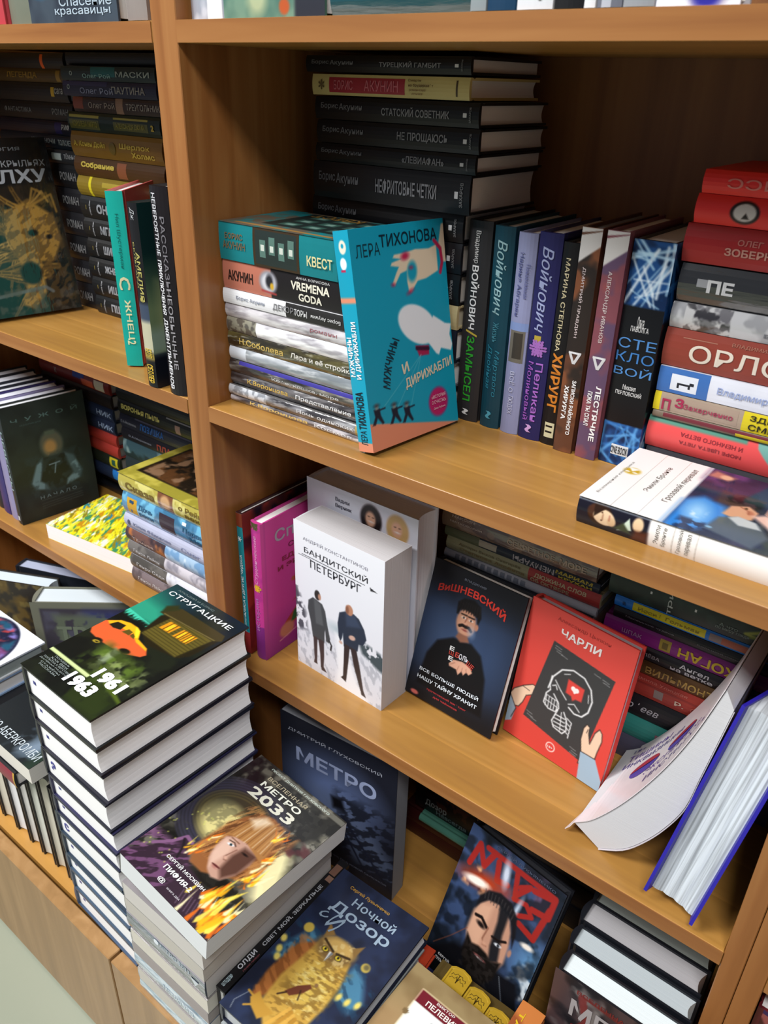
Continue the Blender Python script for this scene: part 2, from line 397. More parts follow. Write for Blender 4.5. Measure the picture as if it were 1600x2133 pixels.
def p_glass(p):
    m = p.win(-.1, -.05, 1.1, .21, .06)+p.win(-.1, .69, 1.1, 1.05, .06)
    p.mix(m, '#1e4f8f'); p.no('#0e2a55', .5, 5, 3, 7, mask=m)
    rng = np.random.RandomState(4)
    for i in range(34):
        a, b = rng.rand()*1.2-.1, (rng.rand()*.24 if i % 2 else .70+rng.rand()*.3); an = rng.rand()*3.1; L = .3+rng.rand()*.5
        q = [(a-L*math.cos(an), b-L*math.sin(an)/p.a), (a+L*math.cos(an), b+L*math.sin(an)/p.a)]
        C0 = p.C.copy(); p.ln(q, .025 if i % 3 else .045, ['#5fa3e0', '#a9d3f2', '#2f6fb8', '#dcecf8'][i % 4], .75); k = np.clip(m, 0, 1)[..., None]; p.C = C0*(1-k)+p.C*k
def spine_glass(p):      # spine u runs head to tail
    m = p.win(.0, -.2, .27, 1.2, .01)+p.win(.80, -.2, 1.0, 1.2, .01)
    p.U, p.V = p.U, p.V
    rng = np.random.RandomState(8); p.mix(m, '#1c4a86'); p.no('#0d2850', .52, 6, 14, 5, sy=1, mask=m)
    for i in range(46):
        a = rng.rand()*.27 if i % 2 else .80+rng.rand()*.2; b = rng.rand(); an = rng.rand()*3.1; L = .05+rng.rand()*.09
        C0 = p.C.copy(); p.ln([(a-L*math.cos(an), b-L*math.sin(an)/p.a), (a+L*math.cos(an), b+L*math.sin(an)/p.a)], .005+.004*(i % 3), ['#5fa3e0', '#b9def5', '#2f6fb8', '#e6f2fa'][i % 4], .8)
        k = np.clip(m, 0, 1)[..., None]; p.C = C0*(1-k)+p.C*k
def p_bronte(p):          # book head is at the viewer's left
    p.re(-.1, -.1, 1.1, .66, '#1d2740'); m = p.win(-.1, -.1, 1.1, .66, .01)
    p.no('#33304f', .5, 4, 5, 2, mask=m); p.no('#3c4a2c', .55, 5, 7, 9, mask=p.win(.0, -.1, .3, .3, .2)); p.no('#5b3a6a', .5, 5, 6, 4, mask=p.win(.75, .50, 1.1, .66, .08))
    p.po([(-.05, .66), (.40, .66), (.52, .60), (.46, .50), (.30, .46), (.12, .50), (-.05, .60)], '#2f7fd0', .07); p.el(.28, .58, .14, .07, '#8fc4ee', 10, .10); p.no('#eaf2f8', .6, 8, 10, 3, op=.8, mask=p.win(.2, .55, .5, .62, .05))
    p.no('#101c3a', .47, 8, 26, 6, 1, 1, 0, .85, p.win(-.1, .48, .16, .62, .04))
    p.po([(.86, .66), (.97, .64), (.93, .55), (.85, .57)], '#b5756a', .04); p.el(.90, .585, .035, .04, '#d9a98c', 0, .02)
    p.el(.60, .455, .10, .115, '#1c1720', 10, .03); p.no('#4a3238', .55, 8, 16, 3, op=.8, mask=p.win(.5, .38, .7, .56, .04))
    p.po([(.36, .50), (.50, .49), (.56, .43), (.50, .385), (.38, .39), (.33, .44)], '#cf9a7c', .02); p.el(.47, .41, .035, .02, '#b5705a', 20, .02); p.ln([(.52, .455), (.49, .42), (.45, .415)], .012, '#a0624e'); p.el(.52, .435, .012, .01, '#2a1a18', 0, .01)
    p.po([(.10, .52), (.30, .50), (.37, .44), (.34, .35), (.20, .30), (.02, .33)], '#4c5866', .03); p.po([(.33, .47), (.38, .44), (.36, .37), (.28, .34), (.26, .42)], '#b9bfc4', .02); p.el(.13, .505, .014, .02, '#7fa9c8', 0, .01)
    p.po([(.44, .40), (.50, .36), (.48, .20), (.34, .10), (.18, .12), (.22, .25), (.34, .33)], '#dfb8ac', .04); p.po([(.30, .30), (.44, .34), (.46, .26), (.36, .2)], '#f1d9d0', .05, .8); p.el(.60, .24, .13, .16, '#d9aa9c', 10, .04); p.el(.70, .22, .12, .2, '#8a5a4a', 0, .06, .8)
    for k in range(6): p.ln([(.52+.02*k, .36), (.46+.035*k, .32)], .016, '#d0a090', .9)
    p.po([(-.05, .22), (.2, .24), (.3, .08), (.1, -.05), (-.05, -.05)], '#6a7a5a', .06, .8); p.el(.02, .10, .07, .06, '#5fa3cf', 0, .05)
    p.el(.58, .925, .055, .055, '#c9a32c'); p.po([(.63, .95), (.63, .90), (.575, .925)], '#f1efe9', .01); p.el(.56, .942, .010, .018, '#f1efe9', 0, .008); p.el(.56, .908, .010, .018, '#f1efe9', 0, .008)
    p.re(-.1, .657, 1.1, .663, '#d8d8de')
def s_bronte(p):
    p.re(-.1, -1, 1.1, 2, '#f3f0ec'); p.re(-.1, -1, .30, 2, '#1b1a26')
    p.el(.100, .55, .052, .050, '#2e1c14', 0, .008); p.el(.075, .62, .030, .030, '#4a2c1e', 0, .01); p.el(.118, .50, .046, .034, '#e6c9a6', -6, .006); p.po([(.07, .95), (.075, .45), (.095, .62), (.125, .85)], '#2e1c14', .006); p.el(.150, .42, .018, .020, '#d9b78f', 0, .008); p.ln([(.112, .60), (.112, .42)], .0025, '#8a5a40'); p.el(.108, .66, .004, .003, '#4a2a1c', soft=.003); p.el(.108, .38, .004, .003, '#4a2a1c', soft=.003); p.ln([(.140, .62), (.140, .46)], .003, '#a5584a')
    p.po([(.175, .2), (.22, .75), (.235, .35)], '#cfe0cc', .006); p.po([(.16, .25), (.20, .55), (.235, .2)], '#3f4a36', .01)
    p.el(.258, .62, .022, .03, '#e6c79f', 0, .008); p.po([(.23, .0), (.30, .0), (.30, .45), (.25, .4)], '#5a2f22', .02)
    p.ln([(0, .92), (.3, .92)], .004, '#c7d3e0')
def p_pink(p):
    p.gr('#8a2a7a', '#c93f8d', 0, .35)
    p.ln([(.05, .0), (.05, 1)], .015, '#a5307c', .5)
    p.po([(.25, .12), (.9, .30), (.95, .40), (.6, .36), (.28, .2)], '#a53a2c'); p.po([(.35, .17), (.75, .24), (.7, .33), (.4, .25)], '#2c5c2a')
    p.el(.3, .14, .1, .08, '#c57a60'); p.po([(.38, .33), (.62, .42), (.9, .5), (.9, .43), (.6, .36)], '#b04a35'); p.ln([(.4, .5), (.7, .46), (.55, .55), (.8, .62)], .05, '#b5553c')
    p.ln([(.2, .08), (.85, .16)], .012, '#d98f9a')
def p_vernik(p):
    p.gr('#c9ccdd', '#dfe0ea', 0, 1)
    for u, v, h in ((.60, .90, '#231a1c'), (.83, .90, '#c9a36a'), (.30, .60, '#3a2a22'), (.66, .60, '#8a6a4a')):
        p.el(u, v, .105, .125, '#ded8e2'); p.el(u, v, .095, .115, h, 0, .02); p.el(u-.005, v+.0, .045, .06, '#dba98c', 0, .02)
        p.po([(u-.07, v-.055), (u+.07, v-.055), (u+.05, v-.09), (u-.05, v-.09)], '#22222c' if h != '#c9a36a' else '#cfd6e6', .02)
        p.el(u, v-.013, .022, .006, '#f2e8e4', soft=.01); p.el(u-.02, v+.013, .008, .005, '#3a2620', soft=.008); p.el(u+.018, v+.013, .008, .005, '#3a2620', soft=.008)
def man(p, u, v, s, coat, leg, bald=False):
    k = s/p.a
    p.po([(u-.075*s, v+.26*k), (u-.02*s, v+.31*k), (u+.05*s, v+.30*k), (u+.10*s, v+.25*k), (u+.11*s, v+.05*k), (u+.06*s, v-.07*k), (u-.07*s, v-.07*k), (u-.10*s, v+.05*k)], coat, .01)
    p.po([(u-.065*s, v-.05*k), (u-.01*s, v-.05*k), (u-.015*s, v-.33*k), (u-.055*s, v-.33*k)], leg, .01)
    p.po([(u+.005*s, v-.05*k), (u+.06*s, v-.05*k), (u+.085*s, v-.42*k), (u+.04*s, v-.42*k)], leg, .01)
    p.po([(u+.03*s, v-.42*k), (u+.11*s, v-.42*k), (u+.12*s, v-.45*k), (u+.04*s, v-.44*k)], leg, .01); p.po([(u-.07*s, v-.33*k), (u-.01*s, v-.33*k), (u-.01*s, v-.355*k), (u-.09*s, v-.355*k)], leg, .01)
    p.el(u+.015*s, v+.35*k, .033*s, .048*s, '#b98468' if bald else '#2e2a2b', 0, .01)
def p_bandit(p):
    p.gr('#e4e5ee', '#eceef5', .3, 1)
    p.po([(-.1, .33), (.13, .30), (.42, .37), (.62, .36), (1.1, .33), (1.1, -.1), (-.1, -.1)], '#dcdee8', .04)
    p.no('#8a8f9c', .60, 8, 16, 3, 2, 1, 20, .45, p.win(-.1, -.1, 1.1, .30, .1))
    p.no('#44454f', .46, 9, 20, 6, op=.9, mask=np.clip(p.sd([(-.1, .62), (.02, .56), (.12, .40), (.13, .28), (-.1, .22)])/.05+.5, 0, 1))
    p.no('#37444a', .44, 9, 22, 8, op=.92, mask=np.clip(p.sd([(.72, .42), (.84, .41), (1.1, .38), (1.1, .25), (.95, .28), (.78, .33)])/.04+.5, 0, 1))
    p.el(.50, .40, .12, .05, '#b9c6cf', 0, .08); p.po([(.47, .37), (.54, .37), (.72, .10), (.95, -.05), (.45, -.05), (.50, .12)], '#eff0f6', .05)
    C1, L1, C2, L2 = '#47494d', '#43373a', '#2b3445', '#362c2e'
    p.po([(.21, .535), (.155, .50), (.145, .44), (.175, .36), (.20, .25), (.285, .245), (.34, .25), (.345, .33), (.375, .40), (.355, .48), (.32, .52)], C1, .01)
    p.po([(.22, .53), (.30, .51), (.33, .37), (.24, .36)], '#5b5e62', .02)
    p.po([(.345, .40), (.375, .40), (.41, .30), (.395, .265), (.36, .27)], C1, .01); p.ln([(.40, .285), (.425, .26), (.415, .225)], .018, '#222226')
    p.po([(.205, .26), (.255, .26), (.25, .16), (.245, .075), (.215, .075), (.21, .16)], L1, .01); p.po([(.265, .26), (.335, .26), (.335, .15), (.325, .055), (.29, .055), (.285, .15)], L1, .01)
    p.po([(.21, .085), (.245, .085), (.25, .06), (.205, .06)], L1, .008); p.po([(.29, .065), (.33, .065), (.365, .035), (.30, .035)], L1, .008)
    p.el(.265, .565, .035, .050, '#34302f', 0, .01); p.el(.29, .56, .018, .03, '#b98a74', 0, .01)
    p.po([(.58, .555), (.52, .53), (.50, .45), (.51, .36), (.53, .33), (.55, .36), (.56, .40), (.57, .31), (.70, .315), (.73, .33), (.74, .38), (.79, .39), (.825, .44), (.80, .50), (.74, .555), (.68, .57)], C2, .01)
    p.po([(.59, .56), (.70, .56), (.76, .50), (.60, .46)], '#39455c', .03); p.el(.665, .40, .038, .024, '#cfa99a', 20, .012); p.el(.535, .325, .02, .016, '#cfa99a', 0, .01)
    p.po([(.575, .33), (.64, .33), (.625, .22), (.60, .075), (.56, .08), (.57, .22)], L2, .01); p.po([(.645, .33), (.715, .33), (.76, .20), (.80, .06), (.765, .055), (.69, .20)], L2, .01)
    p.po([(.56, .09), (.60, .09), (.595, .055), (.535, .07)], L2, .008); p.po([(.765, .065), (.80, .065), (.83, .025), (.775, .03)], L2, .008)
    p.el(.635, .58, .04, .052, '#b98468', 0, .01); p.el(.61, .575, .02, .04, '#8a5c48', 0, .015)
    p.po([(.85, .80), (.93, .785), (.86, .778)], '#2a2a2e', .006)
def p_vish(p):
    p.C[:] = srgb('#14151b'); p.el(.50, .52, .62, .55, '#2b3a57', 0, .9); p.el(.26, .50, .22, .34, '#4a628a', 0, .5, .75); p.el(.78, .50, .16, .3, '#34486a', 0, .4, .6); p.re(-.1, -.1, 1.1, .15, '#131419', .3); p.re(-.1, .82, 1.1, 1.2, '#14151b', .3)
    p.po([(.10, .10), (.14, .34), (.22, .46), (.38, .53), (.58, .545), (.70, .50), (.80, .36), (.86, .10)], '#0d0d11', .03)
    p.el(.47, .665, .105, .135, '#c18b70', 4, .025); p.el(.445, .65, .05, .10, '#d6a488', 4, .05, .6)
    p.po([(.35, .70), (.34, .78), (.40, .82), (.50, .835), (.58, .81), (.61, .74), (.59, .68), (.57, .73), (.50, .745), (.42, .745), (.38, .735), (.37, .70)], '#0f0c0d', .02)
    for k in range(9): p.ln([(.37+.026*k, .80), (.36+.028*k, .735)], .010, '#1c1718')
    p.el(.585, .665, .020, .032, '#b07a62', 0, .012); p.po([(.42, .58), (.52, .58), (.55, .545), (.46, .52), (.40, .545)], '#8a5c49', .02)
    for u in (.435, .515):
        p.el(u, .692, .024, .009, '#e6dcd6', 0, .008); p.el(u, .692, .010, .010, '#1a1010', 0, .006); p.ln([(u-.032, .712), (u+.03, .714)], .014, '#1d1412')
    p.ln([(.47, .70), (.455, .655), (.475, .648), (.49, .652)], .013, '#9a6350'); p.el(.462, .655, .018, .012, '#cf9a80', 0, .012)
    p.ln([(.41, .628), (.44, .64), (.475, .636), (.51, .64), (.54, .625)], .030, '#181010'); p.el(.475, .612, .034, .010, '#8e4a42', 0, .01); p.el(.545, .62, .035, .05, '#90a6c4', 20, .05, .55)
    p.po([(.40, .345), (.44, .385), (.53, .40), (.62, .395), (.66, .36), (.63, .335), (.60, .345), (.575, .315), (.55, .335), (.52, .30), (.49, .33), (.45, .33), (.41, .33)], '#cf9c84', .01)
    for a, b in (((.46, .37), (.42, .345)), ((.51, .36), (.50, .325)), ((.55, .36), (.55, .325)), ((.59, .365), (.60, .34))): p.ln([a, b], .006, '#8a5848', .7)
    p.el(.11, .025, .045, .022, '#cf6a60', 0, .012)
def p_charlie(p):
    p.gr('#d2433b', '#dc4a42', 0, 1)
    hl = [(-.02, .27), (.02, .33), (.10, .385), (.19, .43), (.24, .425), (.24, .40), (.29, .395), (.31, .375), (.28, .355), (.20, .355), (.15, .33), (.13, .27), (.10, .225), (.02, .205)]
    p.po(hl, '#e6c5a9', .008); p.ln(hl, .007, '#2a2020', 1, True); p.ln([(.10, .38), (.17, .375)], .005, '#2a2020')
    p.po([(-.1, .29), (-.01, .285), (.08, .20), (.06, .10), (-.1, .02)], '#9db4c7', .008); p.ln([(-.01, .285), (.08, .20), (.05, .12)], .007, '#2a2020')
    p.po([(.285, .79), (.885, .745), (.785, .12), (.165, .19)], '#3a3a3c', .006)
    hr = [(.765, .10), (.765, .19), (.735, .27), (.735, .35), (.755, .385), (.785, .375), (.79, .33), (.82, .27), (.84, .36), (.87, .40), (.90, .38), (.915, .33), (.90, .24), (.895, .18)]
    p.po(hr, '#e6c5a9', .008); p.ln(hr, .007, '#2a2020', 1, True); p.ln([(.775, .355), (.77, .33)], .005, '#2a2020')
    p.po([(.76, .19), (.90, .195), (1.02, .05), (1.0, -.05), (.80, -.05)], '#9db4c7', .008); p.ln([(.76, .19), (.90, .195)], .007, '#2a2020')
    W_ = '#e9e9ea'; p.ln([(.335, .47), (.355, .56), (.42, .635), (.52, .67), (.63, .66), (.71, .61), (.745, .54), (.735, .46), (.69, .41), (.62, .40), (.56, .42)], .013, W_)
    p.ln([(.345, .56), (.345, .50), (.36, .465), (.33, .43), (.325, .36), (.38, .335), (.45, .34), (.475, .375), (.46, .41), (.43, .43), (.40, .45)], .011, W_)
    for i in range(5): p.ln([(.345+.028*i, .345), (.338+.028*i, .415)], .007, W_)
    p.ln([(.325, .385), (.465, .375)], .007, W_); p.ln([(.33, .42), (.45, .415)], .007, W_)
    p.ln([(.37, .50), (.40, .515), (.42, .49)], .009, W_); p.ln([(.385, .545), (.45, .50), (.52, .46)], .009, W_); p.ln([(.55, .44), (.60, .46), (.66, .43)], .008, W_)
    p.ln([(.47, .36), (.44, .27), (.47, .235), (.56, .225), (.59, .26), (.57, .33), (.53, .37)], .011, W_)
    for i in range(4): p.ln([(.46, .325-.026*i), (.56, .33-.026*i)], .010, W_)
    for i in range(4): p.ln([(.57, .345-.03*i), (.62, .33-.03*i), (.62, .31-.03*i)], .009, W_)
    p.ln([(.51, .36), (.535, .23)], .007, W_); p.ln([(.45, .615), (.50, .635)], .006, W_); p.ln([(.70, .57), (.715, .52)], .006, W_)
    p.po([(.495, .60), (.655, .59), (.655, .50), (.60, .495), (.575, .475), (.555, .50), (.50, .505)], '#d8443e', .014)
    p.el(.558, .556, .021, .021, '#f2e9e6', 0, .008); p.el(.592, .555, .021, .021, '#f2e9e6', 0, .008); p.po([(.539, .552), (.611, .550), (.576, .525)], '#f2e9e6', .008)
    for u, v in ((.31, .765), (.31, .748), (.33, .732), (.38, .725), (.70, .722), (.78, .715), (.79, .70), (.19, .235), (.20, .215), (.24, .205), (.66, .175), (.68, .155), (.67, .14)): p.ln([(u, v), (u+.06, v-.006)], .004, '#b5b5b5', .8)
    p.el(.49, .088, .046, .046, '#f0dcd6', 0, .008); p.el(.49, .088, .037, .037, '#d8443e', 0, .008)
def p_metro(p):
    p.C[:] = srgb('#16171f'); p.no('#2b2c38', .55, 7, 9, 4)
    for i in range(9): p.el(.5, .62, .28+.06*i, .36+.07*i, '#3d4050', 0, .02, .25); p.el(.5, .62, .27+.06*i, .35+.07*i, '#181a24', 0, .02, .5)
    p.el(.46, .56, .36, .30, '#7488ba', 0, .38); p.po([(.28, .55), (.62, .58), (1.1, .22), (1.1, .08), (.75, .05)], '#6d7c9c', .15, .7)
    p.no('#1a1c26', .52, 9, 14, 11, 1, 2, 30, .8, p.win(.5, .1, 1.1, .62, .12)); p.po([(.45, .56), (.55, .57), (.57, .50), (.47, .48)], '#14151c', .04)
    p.ln([(.55, .45), (1.0, .05)], .02, '#23283a'); p.ln([(.5, .42), (.85, .0)], .02, '#23283a'); p.po([(-.1, -.1), (1.1, -.1), (1.1, .13), (-.1, .2)], '#1c1d26', .1, .8)
def p_kvazi(p):
    p.C[:] = srgb('#19212e'); p.no('#36486c', .50, 5, 5, 3); p.no('#5a4a66', .54, 5, 6, 9, mask=p.win(.45, .7, 1.2, 1.1, .3)); p.el(.93, .52, .14, .17, '#5f90bb', 0, .2, .8); p.no('#dfe6ea', .70, 9, 9, 4, op=.8, mask=p.win(.8, .3, 1.1, .62, .05)); p.no('#0e1218', .52, 6, 8, 8, op=.7)
    R_ = '#962420'
    p.ln([(.10, .78), (.14, .92), (.24, .82), (.30, .93)], .055, R_); p.ln([(.22, .93), (.55, .935), (.93, .94)], .05, R_); p.ln([(.36, .90), (.40, .80), (.50, .82)], .055, R_); p.ln([(.55, .92), (.60, .80), (.70, .90), (.62, .86)], .05, R_)
    p.ln([(.74, .90), (.93, .93), (.93, .82), (.78, .80)], .055, R_); p.ln([(.92, .86), (.88, .66), (.72, .68)], .055, R_); p.ln([(.60, .78), (.72, .80), (.80, .76), (.70, .72), (.62, .70)], .045, R_)
    p.el(.30, .745, .23, .075, '#a8391c', 14, .10); p.no('#e0a070', .62, 7, 9, 6, mask=p.win(.1, .66, .5, .8, .05)); p.el(.23, .715, .13, .040, '#f2e9de', 12, .03); p.el(.46, .87, .035, .11, '#c4ccdc', 12, .04); p.el(.66, .74, .02, .10, '#aebdd0', -8, .03)
    p.po([(-.1, -.1), (-.02, .10), (.08, .20), (.24, .30), (.36, .32), (.78, .36), (.90, .38), (1.02, .20), (1.1, -.1)], '#0e0f14', .04)
    p.po([(.31, .56), (.34, .64), (.42, .69), (.52, .70), (.62, .68), (.69, .60), (.72, .52), (.73, .42), (.68, .33), (.60, .27), (.48, .27), (.38, .32), (.31, .43)], '#b98a72', .03)
    p.po([(.31, .56), (.36, .63), (.46, .66), (.47, .50), (.46, .36), (.36, .36), (.31, .44)], '#d6a88b', .05, .7)
    p.po([(.31, .58), (.31, .66), (.37, .72), (.48, .755), (.60, .75), (.69, .70), (.74, .60), (.745, .53), (.71, .58), (.68, .64), (.60, .68), (.50, .69), (.40, .67), (.34, .62)], '#17161a', .02)
    for k in range(10): p.ln([(.34+.035*k, .73-.003*abs(k-5)), (.36+.032*k, .665)], .008, '#3c3838', .8)
    p.po([(.51, .70), (.62, .69), (.63, .55), (.68, .40), (.60, .36), (.56, .45), (.545, .6)], '#14161b', .03, .94)
    p.ln([(.34, .545), (.40, .555), (.475, .525)], .03, '#17100f'); p.el(.415, .515, .045, .022, '#1a1413', -8, .02); p.ln([(.55, .505), (.62, .51), (.68, .535)], .022, '#17100f'); p.el(.625, .485, .035, .014, '#dfe3ea', 10, .01); p.el(.63, .485, .013, .013, '#14161b', 0, .008)
    p.ln([(.49, .53), (.475, .455), (.495, .425), (.53, .43)], .016, '#8d5f4b'); p.el(.50, .435, .032, .018, '#c8967c', 0, .02, .8)
    p.po([(.33, .42), (.40, .385), (.47, .40), (.56, .395), (.62, .375), (.71, .41), (.70, .30), (.62, .22), (.50, .20), (.40, .235), (.335, .31)], '#13100e', .025); p.el(.515, .345, .055, .012, '#a35d5a', 0, .012); p.el(.515, .338, .035, .005, '#e0d8d6', 0, .006); p.no('#2b2624', .5, 8, 24, 7, op=.6, mask=p.win(.35, .22, .68, .38, .03))
    p.el(.745, .495, .018, .035, '#a87a66', 0, .012); p.ln([(.31, .44), (.20, .33), (.06, .21)], .006, '#8a4a34', .8); p.ln([(.74, .34), (.86, .20), (.93, .04)], .006, '#9aa3ad', .7); p.el(.86, .60, .06, .025, '#e6dcd0', 10, .02)
def p_owl(p):
    p.C[:] = srgb('#1d2336'); p.no('#26304c', .5, 4, 5, 3)
    p.po([(.05, .36), (.08, .46), (.18, .60), (.27, .58), (.24, .46), (.16, .36)], '#4f8cab', .06, .85); p.po([(.70, .58), (.84, .54), (.95, .44), (.90, .36), (.74, .38), (.68, .48)], '#4f8cab', .06, .85)
    p.no('#20405c', .55, 7, 12, 7, 2, 1, 60, .7, p.win(.02, .34, .3, .62, .05)+p.win(.68, .34, .98, .6, .05))
    for a in ((.065, .40), (.03, .46), (.10, .36)): p.el(a[0], a[1], .028, .036, '#e3cf6a', 30, .02)
    for a in ((.755, .395), (.84, .40), (.925, .42)): p.el(a[0], a[1], .022, .036, '#e3cf6a', -10, .02)
    p.el(.14, .59, .048, .048, '#cdb250', 0, .015); p.el(.78, .60, .042, .042, '#b9a450', 0, .015); p.el(.785, .605, .025, .025, '#1d2336', 0, .02, .5)
    p.po([(.16, .48), (.24, .53), (.34, .56), (.36, .40), (.32, .24), (.22, .13), (.15, .14), (.12, .28)], '#8a5228', .03); p.no('#b5713a', .5, 7, 10, 4, 3, 1, 60, .7, p.win(.13, .12, .36, .55, .03))
    p.po([(.30, .58), (.40, .64), (.56, .64), (.66, .56), (.71, .44), (.72, .30), (.70, .18), (.60, .08), (.40, .06), (.26, .14), (.24, .30), (.28, .46)], '#c39a44', .03)
    p.el(.52, .36, .17, .20, '#dcbb58', 0, .14); p.no('#7a5a26', .56, 7, 16, 5, 1, 2.2, 10, .65, p.win(.3, .12, .72, .52, .08)); p.no('#ecd88a', .62, 7, 18, 9, 1, 2.4, 10, .7, p.win(.36, .2, .68, .5, .08))
    p.el(.47, .575, .19, .115, '#7e6238', 4, .04); p.el(.49, .605, .15, .07, '#cba65e', 4, .05); p.no('#e0c684', .6, 8, 22, 12, 1, 1, 0, .7, p.win(.34, .5, .64, .66, .04))
    p.po([(.30, .60), (.27, .685), (.38, .645)], '#8a6a3a', .015); p.po([(.58, .64), (.66, .69), (.645, .60)], '#8a6a3a', .015)
    p.ln([(.33, .595), (.46, .565)], .022, '#3c2a16'); p.ln([(.50, .565), (.62, .585)], .022, '#3c2a16')
    for u in (.39, .535): p.el(u, .55, .036, .026, '#3a2a14', 0, .01); p.el(u, .55, .027, .020, '#dcc33a', 0, .008); p.el(u, .552, .011, .012, '#12100c', 0, .006)
    p.po([(.435, .555), (.475, .555), (.452, .49)], '#d9dad6', .008); p.po([(.455, .555), (.475, .555), (.456, .50)], '#77797c', .006)
    p.po([(.36, .25), (.42, .31), (.50, .355), (.53, .345), (.50, .30), (.42, .245)], '#6e3a26', .01); p.ln([(.38, .25), (.33, .215)], .014, '#3a2418'); p.ln([(.47, .30), (.50, .255)], .012, '#3a2418'); p.el(.545, .37, .016, .018, '#8d6a44', 0, .008)
    for k in range(7): p.ln([(.50+.03*k, .20-.008*k), (.40+.05*k, .02)], .03, ['#d4a448', '#b3822f'][k % 2], .9)
    p.po([(.20, .17), (.30, .14), (.42, .13), (.34, .06), (.22, .09), (.17, .12)], '#b98c38', .015); p.ln([(.22, .13), (.12, .14)], .018, '#b98c38'); p.ln([(.25, .11), (.17, .07)], .016, '#b98c38'); p.ln([(.13, .135), (.08, .06), (.10, .02)], .005, '#b9c0c4', .7)
def p_pifia(p):
    p.C[:] = srgb('#24241f'); p.no('#5f5d52', .56, 8, 12, 5); p.no('#8a887c', .66, 9, 22, 6, op=.8, mask=p.win(.6, .6, 1.1, 1.1, .15)); p.no('#0e0e0c', .48, 6, 6, 8, op=.8)
    for i in range(8): p.el(.36, .55, .48-.028*i, .42-.028*i, '#4c4a70' if i < 5 else '#8a7a3c', 0, .015, .35); p.el(.36, .55, .468-.028*i, .408-.028*i, '#1d1c1a', 0, .015, .5)
    p.el(.32, .50, .20, .17, '#ddd28c', -30, .10, .95); p.no('#3a3a2c', .55, 8, 18, 3, op=.45, mask=p.win(.12, .34, .48, .64, .08))
    p.po([(.80, .62), (.92, .62), (1.05, .45), (1.1, .25), (.95, .30), (.84, .40)], '#efe7b0', .10, .9); p.no('#4a1c22', .52, 7, 9, 7, op=.8, mask=p.win(.82, .60, 1.1, .72, .05))
    p.po([(-.1, -.1), (-.1, .03), (.02, .06), (.10, .14), (.19, .22), (.24, .30), (.32, .30), (.36, .25), (.46, .20), (.62, .18), (.80, .14), (1.1, .10), (1.1, -.1)], '#30202e', .03)
    p.no('#7a4f78', .56, 8, 12, 12, 1, 3, 45, .75, p.win(-.1, -.1, .45, .24, .06)); p.ln([(.10, .16), (.19, .235), (.24, .31), (.31, .30)], .03, '#7a5478'); p.ln([(.24, .29), (.29, .25), (.33, .19)], .02, '#1c141c')
    for a in range(10): p.ln([(.62+.03*a, .02), (.58+.03*a, .10)], .004, '#b596b4', .5)
    p.po([(.33, .30), (.35, .42), (.36, .52), (.40, .62), (.47, .70), (.58, .725), (.70, .71), (.79, .65), (.83, .55), (.87, .38), (.82, .33), (.74, .30), (.55, .22), (.42, .22)], '#8a5730', .02)
    p.no('#b5814a', .5, 8, 14, 4, 4, .6, -20, .7, p.win(.34, .3, .86, .72, .04)); p.no('#50301a', .58, 8, 16, 9, 4, .6, -20, .7, p.win(.34, .3, .86, .72, .04))
    p.po([(.44, .46), (.45, .38), (.49, .31), (.56, .255), (.63, .235), (.70, .255), (.75, .33), (.76, .42), (.74, .50), (.60, .52), (.50, .50)], '#b8917f', .02)
    p.po([(.45, .45), (.47, .34), (.55, .27), (.57, .40), (.52, .48)], '#dab9a6', .04, .7); p.po([(.62, .48), (.75, .49), (.75, .34), (.69, .26), (.62, .30), (.60, .40)], '#3f251d', .04, .82)
    p.po([(.42, .47), (.44, .60), (.52, .70), (.66, .70), (.76, .62), (.80, .47), (.72, .485), (.60, .505), (.50, .49)], '#a0703f', .015)
    for a in range(13): p.ln([(.47+.022*a, .69-.002*abs(a-6)**1.5), (.44+.027*a, .49+.002*a)], .006, ['#6b4322', '#c49a62', '#e6d3b0'][a % 3], .7)
    p.po([(.45, .63), (.53, .70), (.60, .69), (.54, .60)], '#ecdcc2', .05, .75)
    p.el(.52, .440, .030, .011, '#d9dde0', 12, .006); p.el(.522, .440, .012, .011, '#27363a', 0, .005); p.ln([(.485, .455), (.53, .462), (.56, .45)], .008, '#2e1a14'); p.ln([(.48, .475), (.56, .475)], .010, '#5a3420', .7); p.el(.665, .45, .026, .009, '#1a1210', 5, .01)
    p.ln([(.59, .44), (.565, .365), (.585, .352), (.60, .357)], .009, '#7d5548'); p.el(.578, .365, .018, .013, '#caa08c', 0, .015, .8); p.el(.585, .298, .036, .010, '#7a3a38', 5, .008); p.ln([(.55, .298), (.62, .300)], .004, '#2c1412'); p.el(.585, .285, .025, .006, '#a86a62', 0, .008, .7)
    F = ['#e8701a', '#f6b21c', '#fbe35a', '#fff6c0']
    rng = np.random.RandomState(3)
    for cx, cy, n, sc in ((.34, .27, 9, .035), (.40, .40, 5, .03), (.78, .14, 22, .065), (.92, .05, 26, .08), (.84, .36, 14, .045), (.74, .64, 10, .03), (.80, .50, 9, .03), (.98, .16, 8, .06)):
        for i in range(n):
            u = cx+rng.randn()*sc*.9; v = cy+rng.randn()*sc*.55; h_ = sc*(.9+rng.rand()*1.4); tw = rng.randn()*.03
            p.po([(u-sc*.28, v), (u-sc*.1, v-h_*.2), (u+sc*.22, v-h_*.05), (u+sc*.18+tw*.5, v+h_*.35), (u+tw, v+h_), (u-sc*.1+tw*.3, v+h_*.4)], F[i % 4], .012, .85)
    for i in range(26): p.el(rng.rand()*.34, .12+rng.rand()*.4, .005, .006, '#d9e06a', 0, .01, .7)
    p.re(.22, .955, 1.1, .99, '#8d8c80', .01, .6)
